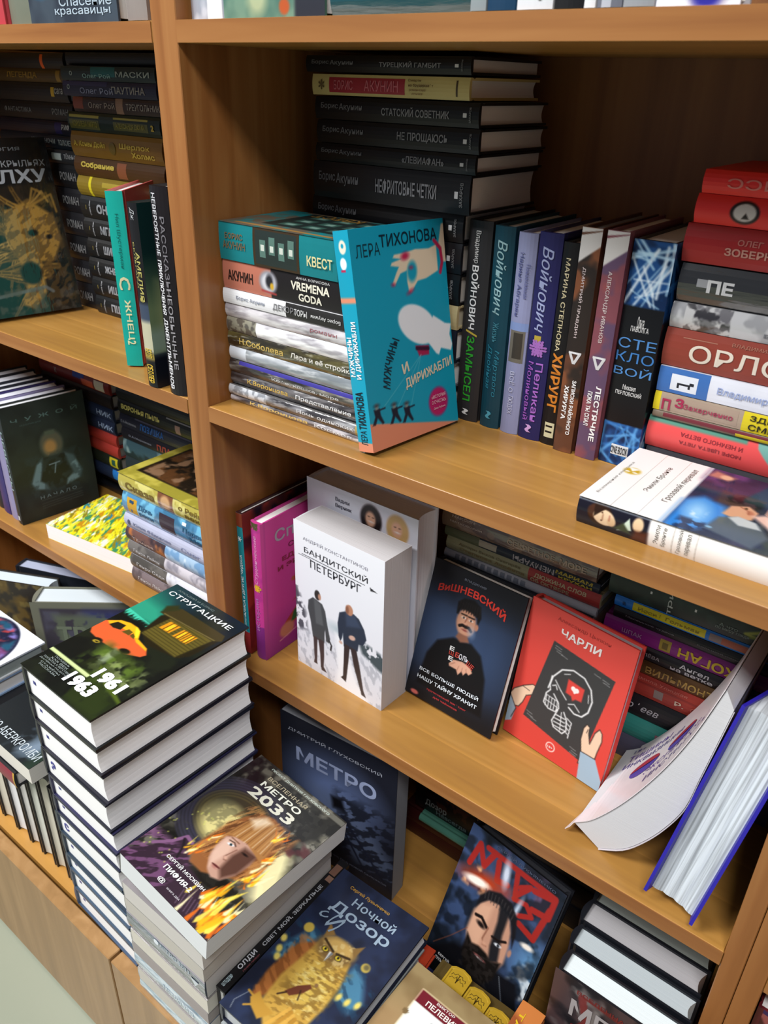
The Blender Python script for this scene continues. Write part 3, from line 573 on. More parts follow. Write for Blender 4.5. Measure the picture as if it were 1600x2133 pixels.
def p_s61(p):
    p.C[:] = srgb('#14171a'); p.gr('#101412', '#13202c', .5, 1); p.no('#1d2418', .5, 5, 5, 3, op=.7)
    p.po([(-.05, .66), (.06, .62), (.33, .64), (.38, .74), (.30, .84), (.16, .97), (-.05, .99)], '#1d6a5c', .14); p.po([(-.05, .64), (.06, .62), (.33, .645), (.36, .72), (.22, .78), (-.05, .80)], '#2c9a7c', .10, .85); p.po([(.35, .82), (.6, .97), (-.1, 1.1), (-.1, .92)], '#16303c', .15, .8)
    for i in range(9): p.po([(-.02+.042*i, .665-.002*i), (.0+.042*i, .612), (.03+.042*i, .665-.002*i)], '#3fc0a0', .008)
    p.re(-.1, .55, .42, .615, '#0f1210', .03); p.no('#0f1210', .5, 9, 18, 5, op=.9, mask=p.win(-.05, .58, .38, .64, .03))
    p.po([(.36, .58), (.30, .74), (.42, .86), (.62, .84), (.97, .84), (.95, .62), (.88, .56), (.55, .52)], '#211d10', .02)
    p.po([(.38, .57), (.86, .56), (.92, .78), (.40, .79)], '#5c5222', .02)
    for i in range(10): p.ln([(.38, .58+.020*i), (.90, .575+.020*i)], .006, '#2c2810', .75)
    p.po([(.25, .76), (.36, .86), (.95, .855), (.99, .81), (.93, .785), (.30, .755)], '#3a321a', .012); p.ln([(.30, .765), (.93, .79)], .012, '#6a5e34'); p.po([(.26, .76), (.22, .82), (.30, .87), (.36, .84)], '#2c3018', .03)
    for u, w_ in ((.43, .13), (.61, .09), (.71, .08)):
        p.po([(u, .665), (u+w_, .668), (u+w_+.01, .745), (u+.01, .742)], '#d8901c', .01); p.po([(u+w_*.4, .675), (u+w_*.75, .675), (u+w_*.78, .735), (u+w_*.45, .735)], '#f6c22a', .01); p.ln([(u+w_*.35, .667), (u+w_*.4, .745)], .01, '#4a3010'); p.ln([(u+w_*.8, .667), (u+w_*.82, .745)], .01, '#4a3010')
    p.po([(.0, .42), (-.03, .48), (.0, .51), (.08, .55), (.18, .575), (.30, .58), (.38, .56), (.44, .52), (.60, .505), (.67, .47), (.65, .44), (.52, .40), (.36, .385), (.20, .38), (.05, .39)], '#d25c30', .012)
    p.po([(.02, .515), (.10, .565), (.20, .585), (.31, .585), (.385, .56), (.44, .525), (.60, .505), (.62, .49), (.46, .50), (.36, .53), (.20, .525), (.08, .50)], '#f2ae1e', .012); p.po([(.28, .585), (.36, .575), (.42, .53), (.40, .52), (.33, .555)], '#f4d62c', .012)
    p.po([(.07, .50), (.10, .545), (.20, .555), (.215, .51), (.14, .495)], '#1d1c14', .008); p.po([(.245, .505), (.265, .545), (.325, .543), (.335, .51)], '#5a4a1c', .006); p.po([(.345, .512), (.338, .54), (.385, .528), (.41, .508)], '#5a4a1c', .006)
    p.el(.19, .375, .055, .030, '#17150f', 12, .012); p.el(.20, .365, .038, .018, '#a8902c', 12, .008); p.el(.205, .365, .02, .008, '#2a2410', 12, .006); p.el(.49, .415, .055, .030, '#17150f', 12, .012)
    p.no('#566e28', .50, 6, 9, 15, op=.9, mask=p.win(.30, .16, .82, .40, .12)); p.no('#9aa86a', .60, 8, 14, 4, op=.6, mask=p.win(.4, .22, .95, .38, .08)); p.po([(.40, .40), (.48, .385), (.50, .25), (.44, .27)], '#8b9a78', .04, .85); p.no('#2a3416', .5, 8, 10, 21, op=.6, mask=p.win(.35, .2, .9, .4, .1))
    p.po([(.50, .27), (.75, .22), (1.0, .17), (1.0, .15), (.72, .19), (.52, .25)], '#4d5e1e', .02); p.no('#2c3a16', .5, 6, 6, 18, op=.7, mask=p.win(.5, 0, 1.1, .2, .1))
    p.re(-.0, .165, .55, .187, '#c3d294', .006)
def p_alien(p):
    p.C[:] = srgb('#1e2523'); p.no('#27302d', .5, 4, 4, 3)
    p.el(.52, .62, .15, .19, '#3c453f', 0, .03); p.el(.52, .62, .13, .16, '#59584a', 0, .03); p.el(.50, .60, .075, .09, '#a8814e', 0, .05); p.re(.46, .70, .58, .735, '#4f5a4c', .02)
    p.po([(.38, .52), (.66, .52), (.74, .40), (.70, .27), (.34, .27), (.30, .40)], '#151a1b', .02)
    p.po([(.38, .52), (.30, .48), (.20, .33), (.24, .27), (.40, .24), (.38, .29), (.31, .33), (.36, .44)], '#6b8793', .03); p.po([(.66, .52), (.76, .48), (.84, .33), (.80, .27), (.62, .24), (.64, .29), (.73, .33), (.68, .44)], '#6b8793', .03)
    p.no('#2b3b40', .5, 8, 16, 3, op=.6, mask=p.win(.18, .2, .86, .55, .05)); p.ln([(.45, .45), (.58, .455)], .012, '#7f97a5'); p.ln([(.53, .45), (.50, .37)], .012, '#7f97a5')
    for i, v in enumerate((.16, .13, .11, .09)): p.ln([(.28, v), (.80, v+.01)], .006, '#4a5552', .8)
def p_tent(p):
    p.C[:] = srgb('#191614'); p.no('#2c231c', .55, 4, 6, 3)
    rng = np.random.RandomState(12); G = ['#a47c38', '#8a6830', '#b98f48', '#6e5228']
    for k in range(26):
        a = .95-.035*k; x, y, an = .72+rng.randn()*.05, .58-.015*k, 2.5+rng.rand()*1.3; q = [(x, y)]; tw = rng.randn()*.22
        for s_ in range(9):
            an += tw*.5+rng.randn()*.08; x += .085*math.cos(an); y += .085*math.sin(an)/p.a; q.append((x, y))
        for s_ in range(8): p.ln(q[s_:s_+2], .055*(1-s_/9.5), G[k % 4], .9); p.ln(q[s_:s_+2], .012, '#2a1e12', .8)
    p.po([(.50, .60), (.72, .66), (.92, .56), (.95, .42), (.84, .30), (.72, .30), (.70, .12), (.56, .03), (.46, .06), (.56, .22), (.50, .36), (.44, .48)], '#a47c38', .03)
    p.no('#5a4222', .5, 9, 16, 5, 1, 2, 35, .7, p.win(.42, .03, .97, .66, .04)); p.el(.70, .47, .045, .028, '#17120e', 0, .015); p.el(.84, .44, .03, .02, '#17120e', 0, .015); p.el(.60, .24, .10, .10, '#1a1410', 0, .03); p.el(.18, .50, .11, .06, '#191614', 20, .03)
    for k in range(5): p.ln([(.72, .62), (.78+.04*k, .72-.01*k), (.84+.03*k, .70-.03*k)], .02, G[k % 4], .8)
    p.ln([(-.1, .10), (.7, .15), (.76, .12)], .03, '#6b6f72', .8); p.no('#5a5148', .6, 8, 14, 12, op=.6, mask=p.win(0, 0, 1, .16, .05)); p.re(-.1, .74, 1.1, 1.1, '#101216', .03)
def p_gogh(p):
    p.C[:] = srgb('#e3d61e'); p.no('#c48a1a', .55, 7, 6, 3, 1, 3, 30); p.no('#3f8a5c', .60, 9, 6, 7, 1, 3, 20); p.no('#2f7f95', .68, 10, 7, 9, 1, 3, 40); p.no('#e8ecd8', .62, 9, 5, 11, 1, 3, 15); p.no('#8a7d1e', .64, 9, 8, 14, 1, 4, 35); p.no('#f1ea3a', .6, 9, 9, 17, 1, 4, 25, .8)
def p_troy(p):
    p.C[:] = srgb('#7e8070'); p.re(.08, -.1, .97, .95, '#4a4650', .02); p.no('#5b5a6a', .5, 5, 6, 2, mask=p.win(.1, .0, .95, .93, .03))
    p.re(.5, .80, .97, .94, '#3d4480', .1, .7); p.no('#6f7a66', .48, 8, 12, 5, op=.9, mask=p.win(.2, .50, .85, .9, .08)); p.re(.1, -.1, .97, .42, '#33302e', .12, .8); p.el(.4, .33, .2, .09, '#2f5f9a', 0, .08)
def p_aber(p):
    p.C[:] = srgb('#1c2226'); p.re(-.1, .44, 1.1, 1.1, '#3a78c8', .02); p.no('#a9c6e8', .5, 6, 5, 3, 1, 2, 20, mask=p.win(-.1, .46, 1.1, 1.1, .04)); p.no('#e6eef2', .55, 6, 6, 7, 1, 3, 0, mask=p.win(-.1, .62, 1.1, 1.1, .1)); p.no('#4a3fa8', .62, 9, 5, 9, 1, 2, mask=p.win(-.1, .58, 1.1, .95, .06)); p.el(.25, .85, .09, .07, '#1f8f8a', 0, .05)
    p.po([(.68, .05), (.88, .08), (.97, .40), (.80, .30)], '#8fa0b4', .12); p.no('#5f7080', .55, 6, 8, 4, op=.6, mask=p.win(.55, 0, 1.1, .4, .1)); p.re(.9, -.1, 1.1, .3, '#26382c', .1, .8)
def p_ball(p):
    p.C[:] = srgb('#e6eaf0'); p.el(.48, .40, .50, .50, '#1c2038', 0, .02); m = np.clip((1-np.hypot((p.U-.48)/.49, (p.V-.40*p.a)/.49))/.1, 0, 1)
    p.no('#6a2040', .48, 5, 4, 3, 2, 1, 30, mask=m); p.no('#7c74b8', .58, 6, 5, 6, 2, 1, 20, mask=m); p.no('#c04040', .63, 8, 6, 8, 2, 1, 30, mask=m); p.no('#20506a', .6, 6, 5, 12, mask=m*(p.V < .5*p.a)); p.no('#d99a8a', .68, 9, 7, 5, mask=m)
def p_pel(p):
    p.C[:] = srgb('#7c6644'); p.no('#94805a', .5, 4, 4, 3); p.el(.15, .62, .25, .25, '#b8946a', 0, .3, .5)
    p.re(.20, .30, .78, .88, '#e6eae4', .004); p.re(.20, .81, .78, .895, '#6e1f2b', .004); p.ln([(.205, .895), (.775, .895), (.775, .3), (.205, .3)], .008, '#d9c9a0', 1, True); p.el(.20, .735, .03, .03, '#7c6644', 0, .006)
    p.po([(.44, .765), (.56, .79), (.55, .745), (.515, .74), (.505, .4), (.475, .4), (.485, .745)], '#1c2a2c', .006)
def p_old(p):
    p.C[:] = srgb('#141417')
def p_grim(p): p.C[:] = srgb('#2a2622'); p.no('#5c4a26', .55, 7, 6, 3); p.no('#7a6a3a', .65, 9, 9, 9, op=.7)
def p_gold(p): p.C[:] = srgb('#a39a3a'); p.no('#c9bd52', .5, 5, 7, 2); p.re(.16, .1, .9, .92, '#1c1814', .02); p.no('#5a3a22', .55, 7, 6, 5, mask=p.win(.18, .12, .88, .9, .03)); p.no('#8a6a50', .66, 9, 7, 7, mask=p.win(.2, .14, .86, .88, .03))
def p_amel(p):
    p.gr('#6d7f5c', '#0f2a2a', .45, .75); p.re(-.1, -.1, 1.1, .2, '#10151f', .02); p.re(.1, .22, .9, .6, '#a9ab7a', .1, .5); p.re(-.1, .2, 1.1, .34, '#8fa39a', .1, .7)
def s_amel(p): p.C[:] = srgb('#17171a'); p.re(.60, -1, .80, 2, '#b7b49a', .03); p.re(.52, -1, .62, 2, '#3a465a', .03); p.re(.80, -1, .84, 2, '#8a7a3c', .02)
def s_noise(base, cols, sc=40, seed=1, sy=1, th=.55):
    def f(p):
        p.C[:] = srgb(base)
        for i, c in enumerate(cols): p.no(c, th, 8, sc, seed+i*3, 1, sy)
    return f
def s_film_sheen(base, cols, seed=1):
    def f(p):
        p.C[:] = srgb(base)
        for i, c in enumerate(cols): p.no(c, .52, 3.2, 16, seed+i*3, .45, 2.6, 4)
        p.no('#f2f4f6', .68, 9, 30, seed+11, .25, 3, 6, .4)  # pale streaks: shine of the wrap painted into the spine colour
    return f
def mixs(*fs):
    def f(p):
        for g in fs: g(p)
    return f
def blk(u0, u1, base, cols=(), sc=40, seed=1, v0=-1, v1=2):
    def f(p):
        m = p.win(u0, v0, u1, v1, .004); p.mix(m, base)
        for i, c in enumerate(cols): p.no(c, .52, 8, sc, seed+3*i, mask=m)
    return f
# ================================================================ books, right bay, shelf under the top board
W1, W2, CR, GD, GD2 = '#e9e9ea', '#b9b9bb', '#e6dcc0', '#c9a544', '#e0cf9a'
def T_(s, u, v, w_, h_, c, *a): return ('t', s, u, v, w_, h_, c, *a)
def R_(u0, u1, v0, v1, c): return ('r', u0, u1, v0, v1, c)
GK = 'stack of black hardbacks at the back under the top board'
def akun(lbl, z0, z1, title, u, w_, cover='#141416', dx=0, y=.1405):
    st = [T_('Борис', .10, .58, .115, .30, '#77777a'), T_('Акунин', .24, .55, .15, .34, '#77777a'), T_(title, u, .5, w_, .40, '#8f8f93', 0, .02), R_(.915, .935, .40, .58, '#d6d6d8'), T_('ЗАХАРОВ', .955, .5, .62*(z1-z0)/.2, .10, '#8a8a8c', 90)]
    flat(lbl, .275+dx, y, z0, z1, cover=cover, st=st, bulge=.002, group=GK, pages='#d8cfc6')
akun('thin black hardback topmost in the tall dark stack under the top board', -.0375, -.0225, 'ТУРЕЦКИЙ ГАМБИТ', .66, .36, dx=-.012)
flat('cream and red spined hardback second from the top of the tall dark stack', .262, .142, -.058, -.039, cover='#cdbb7a', H=.192, group=GK,
     st=[R_(.12, .62, .14, .86, '#a5313c'), T_('БОРИС', .22, .5, .13, .45, '#d0707a'), T_('АКУНИН', .47, .5, .22, .5, '#d0707a'), T_('Смерть', .68, .8, .08, .14, '#6a4a2a'), T_('на брудершафт', .72, .58, .15, .16, '#5a3a20'), T_('роман-кино', .70, .36, .10, .12, '#8a6a44'), T_('фильма', .69, .2, .08, .12, '#8a6a44'), R_(.925, .935, .15, .85, '#4a3c28'), T_('*', .07, .5, .04, .5, '#6a5a3a')])
akun('black hardback under the cream and red one in the tall dark stack', -.080, -.0590, 'СТАТСКИЙ СОВЕТНИК', .64, .40)
akun('black hardback fourth from the top of the tall dark stack', -.102, -.0805, 'НЕ ПРОЩАЮСЬ', .68, .30, dx=.002)
akun('slim black hardback with quoted title just above the thickest in the dark stack', -.1198, -.1025, '«ЛЕВИАФАН»', .70, .25)
akun('thickest black hardback of the tall dark stack, level with the teal box spine', -.1560, -.1202, 'НЕФРИТОВЫЕ ЧЕТКИ', .62, .38, cover='#18181b', dx=-.004)
for i, (a, b, c, l) in enumerate(((-.1845, -.1565, '#151518', 'black hardback behind the raised hand of the teal cover, right under the thickest'), (-.215, -.1850, '#1b1b21', 'black hardback in the dark stack beside the red cuff of the teal cover'), (-.2465, -.2155, '#17171a', 'black hardback in the dark stack above the cream page block'))):
    akun(l, a, b, '', .5, .3, cover=c, dx=-.0165, y=.1525)
flat('cream spined hardback deep in the dark stack behind the white airship', .2585, .1525, -.272, -.247, cover='#b9a97e', group=GK, pages='#cfc3a8')
flat('dark navy hardback under the cream one behind the teal cover', .2585, .1525, -.307, -.2725, cover='#1e2330', group=GK)
flat('pale grey hardback low in the dark stack behind the teal cover', .2575, .1525, -.336, -.3075, cover='#5f6068', group=GK)
flat('bottom dark hardback of the tall stack behind the teal cover', .2575, .1525, S1, -.3365, cover='#202026', group=GK)
GL = 'stack of novels by the thick upright'
XL = .2375
def xt(z1, d=.0025): return min(.2385, .2425-(z1-S1)*.198-d)
flat('teal and brown boxed hardback on top of the left stack, playing cards on its lid', xt(-.1742), .03, -.212, -.1742, H=xt(-.1742)-.0385, W=.1085, cover='#13787f', bulge=.001, group=GL, front=p_quest, back='#7a5c3a',
     st=[R_(.31, .70, 0, 1, '#3a2c1c'), R_(.33, .68, .06, .94, '#26302e'), T_('БОРИС', .14, .66, .16, .16, '#7a5a3a'), T_('АКУНИН', .14, .42, .2, .2, '#7a5a3a')]+[R_(.37+.08*i, .42+.08*i, .25+.1*(i % 2), .7+.1*(i % 2), '#56756c') for i in range(4)]+[R_(.38+.08*i, .41+.08*i, .42, .58, '#c8cfc6') for i in range(4)]+[T_('КВЕСТ', .87, .40, .20, .26, '#d9cf9a', 0, .02)], ft=[T_('КВЕСТ', .88, .5, .6, .10, '#a07a3a', 90)])
flat('salmon and black hardback second in the left stack, round portrait mid spine', xt(-.2124), .032, -.2420, -.2124, H=xt(-.2124)-.0385, W=.107, cover='#1d1a1c', bulge=.001, group=GL,
     sp=mixs(blk(0, .42, '#b06b58'), lambda p: (p.el(.40, .52, .075, .066, '#8f8f98', 0, .02), p.el(.40, .5, .055, .05, '#c9c9d0', 0, .02), p.el(.41, .55, .03, .04, '#26262c', 0, .02), p.el(.43, .4, .015, .02, '#c9a030', 0, .01), p.ln([(.345, .2), (.46, .15)], .012, '#a53a3a'))),
     st=[T_('АКУНИН', .16, .5, .22, .36, '#2a1a18', 0, .03), T_('АННА БОРИСОВА', .76, .88, .26, .08, '#b9b9b9'), T_('VREMENA', .74, .62, .30, .28, '#e0dccb', 0, .03), T_('GODA', .74, .26, .18, .26, '#e0dccb', 0, .03)])
flat('white and black slim hardback third in the left stack', xt(-.2422), .03, -.2572, -.2422, H=xt(-.2422)-.0385, W=.107, cover='#e3e3e6', bulge=.001, group=GL,
     st=[R_(.53, 1, 0, 1, '#2a2929'), T_('Борис Акунин', .24, .5, .24, .34, '#8d93a2'), T_('ДЕКОРА', .53, .5, .2, .5, '#77777a'), T_('ТОРЫ', .65, .5, .1, .45, '#d0d0d0'), T_('Борис Акунин', .84, .5, .22, .32, '#c9c9c9', 180)])
def wr(lbl, z0, z1, base, cols, st=(), xr=.222, extra=(), **k):
    xr = xt(z1)
    flat(lbl, xr, .03+random.uniform(-.002, .003), z0, z1, H=xr-.0395, W=.107, cover=base, film=True, bulge=.002, hard=True, group=GL, rough=.25, sp=mixs(s_film_sheen(base, cols, int(abs(z0)*1000)), *extra), st=list(st), **k)
wr('film wrapped pinkish grey hardback fourth in the left stack', -.2722, -.2574, '#b3aeb4', ['#8f8a90', '#d9d5d8'], [T_('романы', .8, .5, .2, .3, '#9a6a70')], .236)
wr('film wrapped pale hardback fifth in the left stack', -.2884, -.2724, '#c4c1c6', ['#a39fa6', '#ffffff'], [], .236, [blk(0, .25, '#57534c', ['#8d8a7a'])])
wr('film wrapped dark olive hardback with gilt name, sixth in the left stack', -.3052, -.2886, '#2a261a', ['#57502c'], [T_('Н.Соболева', .28, .5, .36, .42, '#c2a75e', 0, .02), T_('Лара и её стройка', .75, .5, .46, .42, '#d8d5cc', 0, .02)], .236)
wr('film wrapped silvery white hardback in the middle of the left stack', -.3200, -.3054, '#9aa0a6', ['#c9cdd2', '#7e858b'], [], .236, [blk(0, .14, '#d9dfe8')])
wr('film wrapped hardback with a violet edge, eighth in the left stack', -.3346, -.3202, '#3a3636', ['#8d8880', '#1c1a1c'], [R_(.08, .98, .72, 1, '#3f3a8f'), T_('Кофе, кошка, море', .6, .36, .5, .3, '#cfcfcf')], .24)
wr('film wrapped black hardback with gilt signature, third from the bottom left', -.3486, -.3348, '#232022', ['#6d6a6c'], [T_('К.Воронцова', .30, .5, .32, .45, '#c9a95a', 0, .02), T_('Представление', .72, .5, .40, .42, '#d6d6d8', 0, .02), R_(.95, .97, 0, 1, '#b09a60')], .242)
wr('film wrapped grey and white hardback second from the bottom left', -.3604, -.3488, '#6c6a6a', ['#bdbfc4', '#38363a'], [T_('Ночь одиноких', .74, .5, .40, .42, '#d6d6d8'), R_(.95, .97, 0, 1, '#b09a60')], .242, [blk(0, .3, '#c7cbd2', ['#8b8f96'])])
wr('film wrapped bottom hardback of the left stack, gilt lettering near the shelf edge', S1, -.3606, '#3a363a', ['#8a8286', '#c9c4c8'], [T_('К.Воронцова', .38, .5, .44, .5, '#cdb06a', 0, .03), T_('Космея', .78, .5, .26, .45, '#d6d6d8')], .242)
# teal airship book
posed('bright teal hardback with a white airship and a pinching hand, leaning upright', (.1318, .2071, .0201), (.2425, .0152, -.3679), (78.82, .65, 84.68), cover='#149ab8', front=p_tikh, bulge=.0008, step=.001,
      sp=lambda p: (p.re(-.1, -1, 1.1, 2, '#149ab8'), p.re(.285, -1, .31, 2, '#d98a6c'), p.re(.955, -1, 1.1, 2, '#d98a6c', .006), p.el(.07, .55, .03, .022, '#e6dccb', 0, .006), p.el(.14, .5, .026, .02, '#e9edf2', 0, .006), p.re(.165, .3, .175, .6, '#b8264f', .004), p.el(.065, .55, .01, .008, '#149ab8', 0, .004)),
      ft=[T_('ЛЕРА', .17, .905, .24, .055, '#123844', 0, -.005), T_('ТИХОНОВА', .60, .935, .62, .055, '#0f2a38', 0, .015), T_('МУЖЧИНЫ', .26, .395, .37, .050, '#14323f', 66, .02, 0, .35), T_('И', .43, .35, .07, .05, '#dccfb4', 12, .03), T_('ДИРИЖАБЛИ', .69, .295, .56, .055, '#dccfb4', 8, .03),
          T_('«ИСТОРИЯ', .775, .165, .17, .018, '#e6b9c9'), T_('О СЧАСТЬЕ»', .775, .138, .17, .018, '#e6b9c9'), T_('Дина Рубина', .775, .105, .14, .013, '#e6b9c9')],
      st=[T_('ЛЕРА', .93, .5, .07, .42, '#0f3341', 180), T_('ТИХОНОВА', .80, .5, .18, .52, '#10202c', 180, .03), T_('МУЖЧИНЫ', .55, .28, .18, .34, '#e8edf0', 180, .03), T_('И ДИРИЖАБЛИ', .52, .70, .26, .34, '#e8edf0', 180, .03)])
GR = 'row of upright novels in the middle of the upper shelf'
stand('charcoal hardback with white name and green title, first of the upright row', .2605, .027, .158, S1, H=.208, cover='#2c2b2d', bulge=.003, group=GR, ty=.2,
      st=[T_('Владимир', .12, .46, .15, .26, '#bdbdbd'), T_('ВОЙНОВИЧ', .36, .5, .31, .36, W1, 0, .02), T_('/', .535, .5, .03, .5, '#b9a23a'), T_('ЗАМЫСЕЛ', .72, .5, .34, .34, '#2f9a2c', 0, .02), T_('~', .95, .5, .03, .3, '#d9d9d9')])
stand('dark teal hardback with pale handwriting, second of the upright row', .2925, .0225, .157, S1, H=.206, cover='#15404f', bulge=.003, group=GR, ty=-.3,
      st=[T_('Войнович', .24, .5, .34, .5, '#8fb4ba', 0, .006, .3), T_('Жизнь', .50, .5, .10, .30, '#3f7a8a'), T_('Двойная', .68, .3, .22, .28, '#2f7f96', 0, .006, .3), T_('Мёртвого', .71, .66, .24, .28, '#2f7f96', 0, .006, .3), T_('~', .93, .5, .04, .3, '#4f9ab0')])
stand('slim lavender grey hardback with a small picture, third of the upright row', .3180, .0205, .157, S1, H=.203, cover='#8f93b8', bulge=.003, group=GR,
      st=[R_(.46, .62, .1, .9, '#6f6a60'), R_(.47, .60, .3, .8, '#3f3a34'), R_(.42, .46, 0, 1, '#7f93c4'), T_('Наринэ Абгарян', .24, .32, .30, .28, '#4f5486'), T_('Понаехавшая', .22, .72, .16, .2, '#6a6fa0'), T_('ВСЁ О', .72, .5, .11, .3, '#b9bdd8'), T_('ЛЮДЯХ', .84, .5, .10, .3, '#b9bdd8')])
stand('deep violet hardback with pale script and a pink parrot, fourth of the row', .3400, .0245, .157, S1, H=.206, cover='#262458', bulge=.003, group=GR,
      st=[T_('Войнович', .26, .5, .38, .5, '#9aa2c8', 0, .006, .3), R_(.47, .51, .3, .6, '#b09a3a'), T_('*', .53, .5, .08, .8, '#a06ab8', 0, .05), T_('Молиновый', .75, .30, .30, .26, '#9a5ab8', 0, .01), T_('Пеликан', .75, .68, .30, .3, '#a86ac8', 0, .01), T_('~', .94, .5, .04, .3, '#c9a0d8')])
stand('black hardback with orange title letters, fifth of the upright row', .3655, .0185, .158, S1, H=.200, cover='#161416', bulge=.002, group=GR,
      st=[T_('МАРИНА СТЕПНОВА', .29, .4, .44, .26, '#c9bd9a'), T_('ХИРУРГ', .67, .5, .30, .55, '#c97a2a', 0, .03), R_(.88, .96, .25, .8, '#c9c3a0'), R_(.895, .905, .3, .7, '#161416'), R_(.925, .935, .3, .7, '#161416')])
def ctr(x, T, lbl, base, cols, au, t1, t2, seed, **k):
    stand(lbl, x, T, .152, S1, H=.216, cover=base, bulge=.001, group=GR, sp=mixs(s_noise(base, cols, 9, seed, 1), lambda p: (p.po([(0, -.5), (.18, -.5), (.0, 2)], '#c9c6c4', .006), p.po([(.03, -.5), (.045, -.5), (.0, 1.5)], base, .004))),
          st=[T_(au, .31, .4, .30, .22, '#c9b9b9'), T_('∇', .55, .5, .06, .6, '#c9c9cb', 90, .02), T_(t1, .78, .72, .26, .26, W1, 0, .03), T_(t2, .76, .34, .16, .24, W1, 0, .03)], **k)
ctr(.3848, .0195, 'brown hardback with a white corner flash, left of the two with triangle marks', '#5d3a2a', ['#7a4a30', '#2b2320'], 'ДМИТРИЙ ПРАВДИН', 'ЗАПИСКИ РАЙОННОГО', 'ХИРУРГА', 4, pages='#8f94a0')
ctr(.4090, .0205, 'mauve pink hardback with a white corner flash, right of the two with triangle marks', '#7c4650', ['#8d4a4c', '#5b4560'], 'АЛЕКСАНДР ИВАНОВ', 'ЛЕСТЯЧИЕ', 'ПОКА ТЫ СПАЛ', 9)
stand('thick black hardback streaked with electric blue shards at top and bottom of its spine',   .4315, .0380, .1585, S1, H=.211, W=.14, cover='#111217', sp=spine_glass, front=p_glass, bulge=.001, group=GR, rough=.25,
      st=[T_('Ольга', .335, .5, .03, .28, '#cfcfcf', 90), T_('ПАВОЛГА', .365, .5, .10*.8, .13, '#cfcfcf', 90), T_('СТЕ', .43, .5, .17, .25, '#4f86c4', 90, .0), T_('КЛО', .49, .5, .17, .25, '#3f78b8', 90, .0), T_('ВОЙ', .55, .5, .17, .25, '#4f86c4', 90, .0), T_('Михаил', .625, .5, .06, .13, '#cfcfcf', 90), T_('ПЕРЛОВСКИЙ', .65, .5, .12, .13, '#cfcfcf', 90), R_(.90, .95, .3, .75, '#d6dbe0'), T_('ONE BOOK', .925, .52, .08, .2, '#22262c', 90, .02)])
GS = 'right hand stack on the upper shelf'
XR, YR = .678, .165
def rs(lbl, z0, z1, cover, x0=.474, H=.2, y=YR, **k): return flat(lbl, x0+H, y, z0, z1, H=H, cover=cover, group=GS, **k)
rs('hidden dark base book behind the white cover, under the coral one', S1, -.3445, '#3a3a40', y=.166)
rs('coral red and sea green hardback with a compass rose, lowest seen of the right stack', -.344, -.3135, '#5f9a8e', x0=.4715, bulge=.004,
   sp=mixs(lambda p: (p.re(-.1, -1, 1.1, 2, '#6fa39a'), p.el(.72, .45, .10, .10, '#85a9ac', 0, .01), p.ln([(.62, .5), (.86, .3)], .004, '#3a4a4c'), p.ln([(.74, .9), (.70, -.2)], .004, '#3a4a4c'), p.ln([(.68, .8), (.78, .1)], .003, '#3a4a4c'), p.ln([(.66, .2), (.82, .7)], .003, '#3a4a4c'), p.po([(-.1, -1), (.62, -1), (.62, .0), (.50, .80), (.45, 2), (-.1, 2)], '#d94f4f', .006), p.re(-.1, .84, .45, 2, '#4f8a78', .01))),
   st=[T_('И НЕМНОГО ВЕТРА', .30, .66, .28, .13, '#8d2f38', 180, .02), T_('МОРЕ ЦВЕТА ЛЕТА', .30, .42, .28, .13, '#8d2f38', 180, .02)])
rs('yellow and grey pink hardback with a yellow title block, above the coral one', -.3065, -.2885, '#a89684', x0=.473, bulge=.001,
   st=[R_(0, .03, 0, 1, '#d9c726'), R_(.05, .38, .12, .9, '#a69282'), T_('З', .12, .6, .04, .5, '#a03050', 0, .04), T_('П', .06, .4, .04, .6, '#a03050', 0, .04), T_('Захарченко', .25, .48, .22, .34, '#a04058', 0, .02), R_(.40, .70, 0, 1, '#d9c726'), T_('ЗДРАВЫЕ', .55, .72, .24, .32, '#2b2a18', 0, .02), T_('СМЫСЛЫ', .55, .28, .24, .32, '#2b2a18', 0, .02), R_(.72, .9, .1, .5, '#c07a3a')])
rs('thin green and maroon layer under the yellow titled hardback', -.3133, -.3068, '#77695a', x0=.474, bulge=.001, st=[R_(.05, .6, .3, .9, '#6f2c35'), R_(.38, .7, 0, .5, '#c9b726')])
rs('white paperback with a blue block and a small running dog, in the right stack', -.288, -.2645, '#dfe3ee', x0=.473, bulge=.001, hard=False,
   st=[R_(0, .23, 0, 1, '#3f6fb4'), R_(.06, .18, .14, .78, '#dfe5ee'), R_(.09, .15, .38, .46, '#23262e'), R_(.09, .10, .25, .40, '#23262e'), R_(.14, .15, .28, .42, '#23262e'), R_(.145, .165, .42, .54, '#23262e'), T_('Владимир Алейников', .50, .48, .46, .34, '#93a3cc'), R_(.80, .88, .2, .8, '#8a4a30'), R_(.86, .90, .1, .4, '#3f6fb4')])
rs('brown hardback with large cream serif capitals, in the middle of the right stack', -.264, -.2295, '#8e3f33', x0=.472, bulge=.003,
   st=[T_('ВЛАДИМИР', .37, .84, .16, .10, '#a8705e'), T_('ОРЛОВ', .37, .45, .50, .46, '#e0d5c6', 0, .01), R_(.08, .23, .79, .815, '#a8705e'), R_(.50, .60, .79, .815, '#a8705e'), R_(.74, .86, .18, .86, '#6a4a38'), R_(.76, .84, .3, .74, '#a8743e')])
rs('film wrapped silver grey hardback with a sketchy pattern, right stack', -.2292, -.2068, '#a9abb0', x0=.473, film=True, bulge=.003, sp=mixs(s_noise('#9fa1a6', ['#c6c8cc'], 14, 3), blk(.06, .26, '#c9cacc', ['#2c2a30', '#6b6a70'], 26, 3)), st=[T_('к т о', .55, .66, .14, .14, '#6f7278'), T_('ЕВСТИГНЕЕВ', .58, .3, .36, .16, '#7a7d84')])
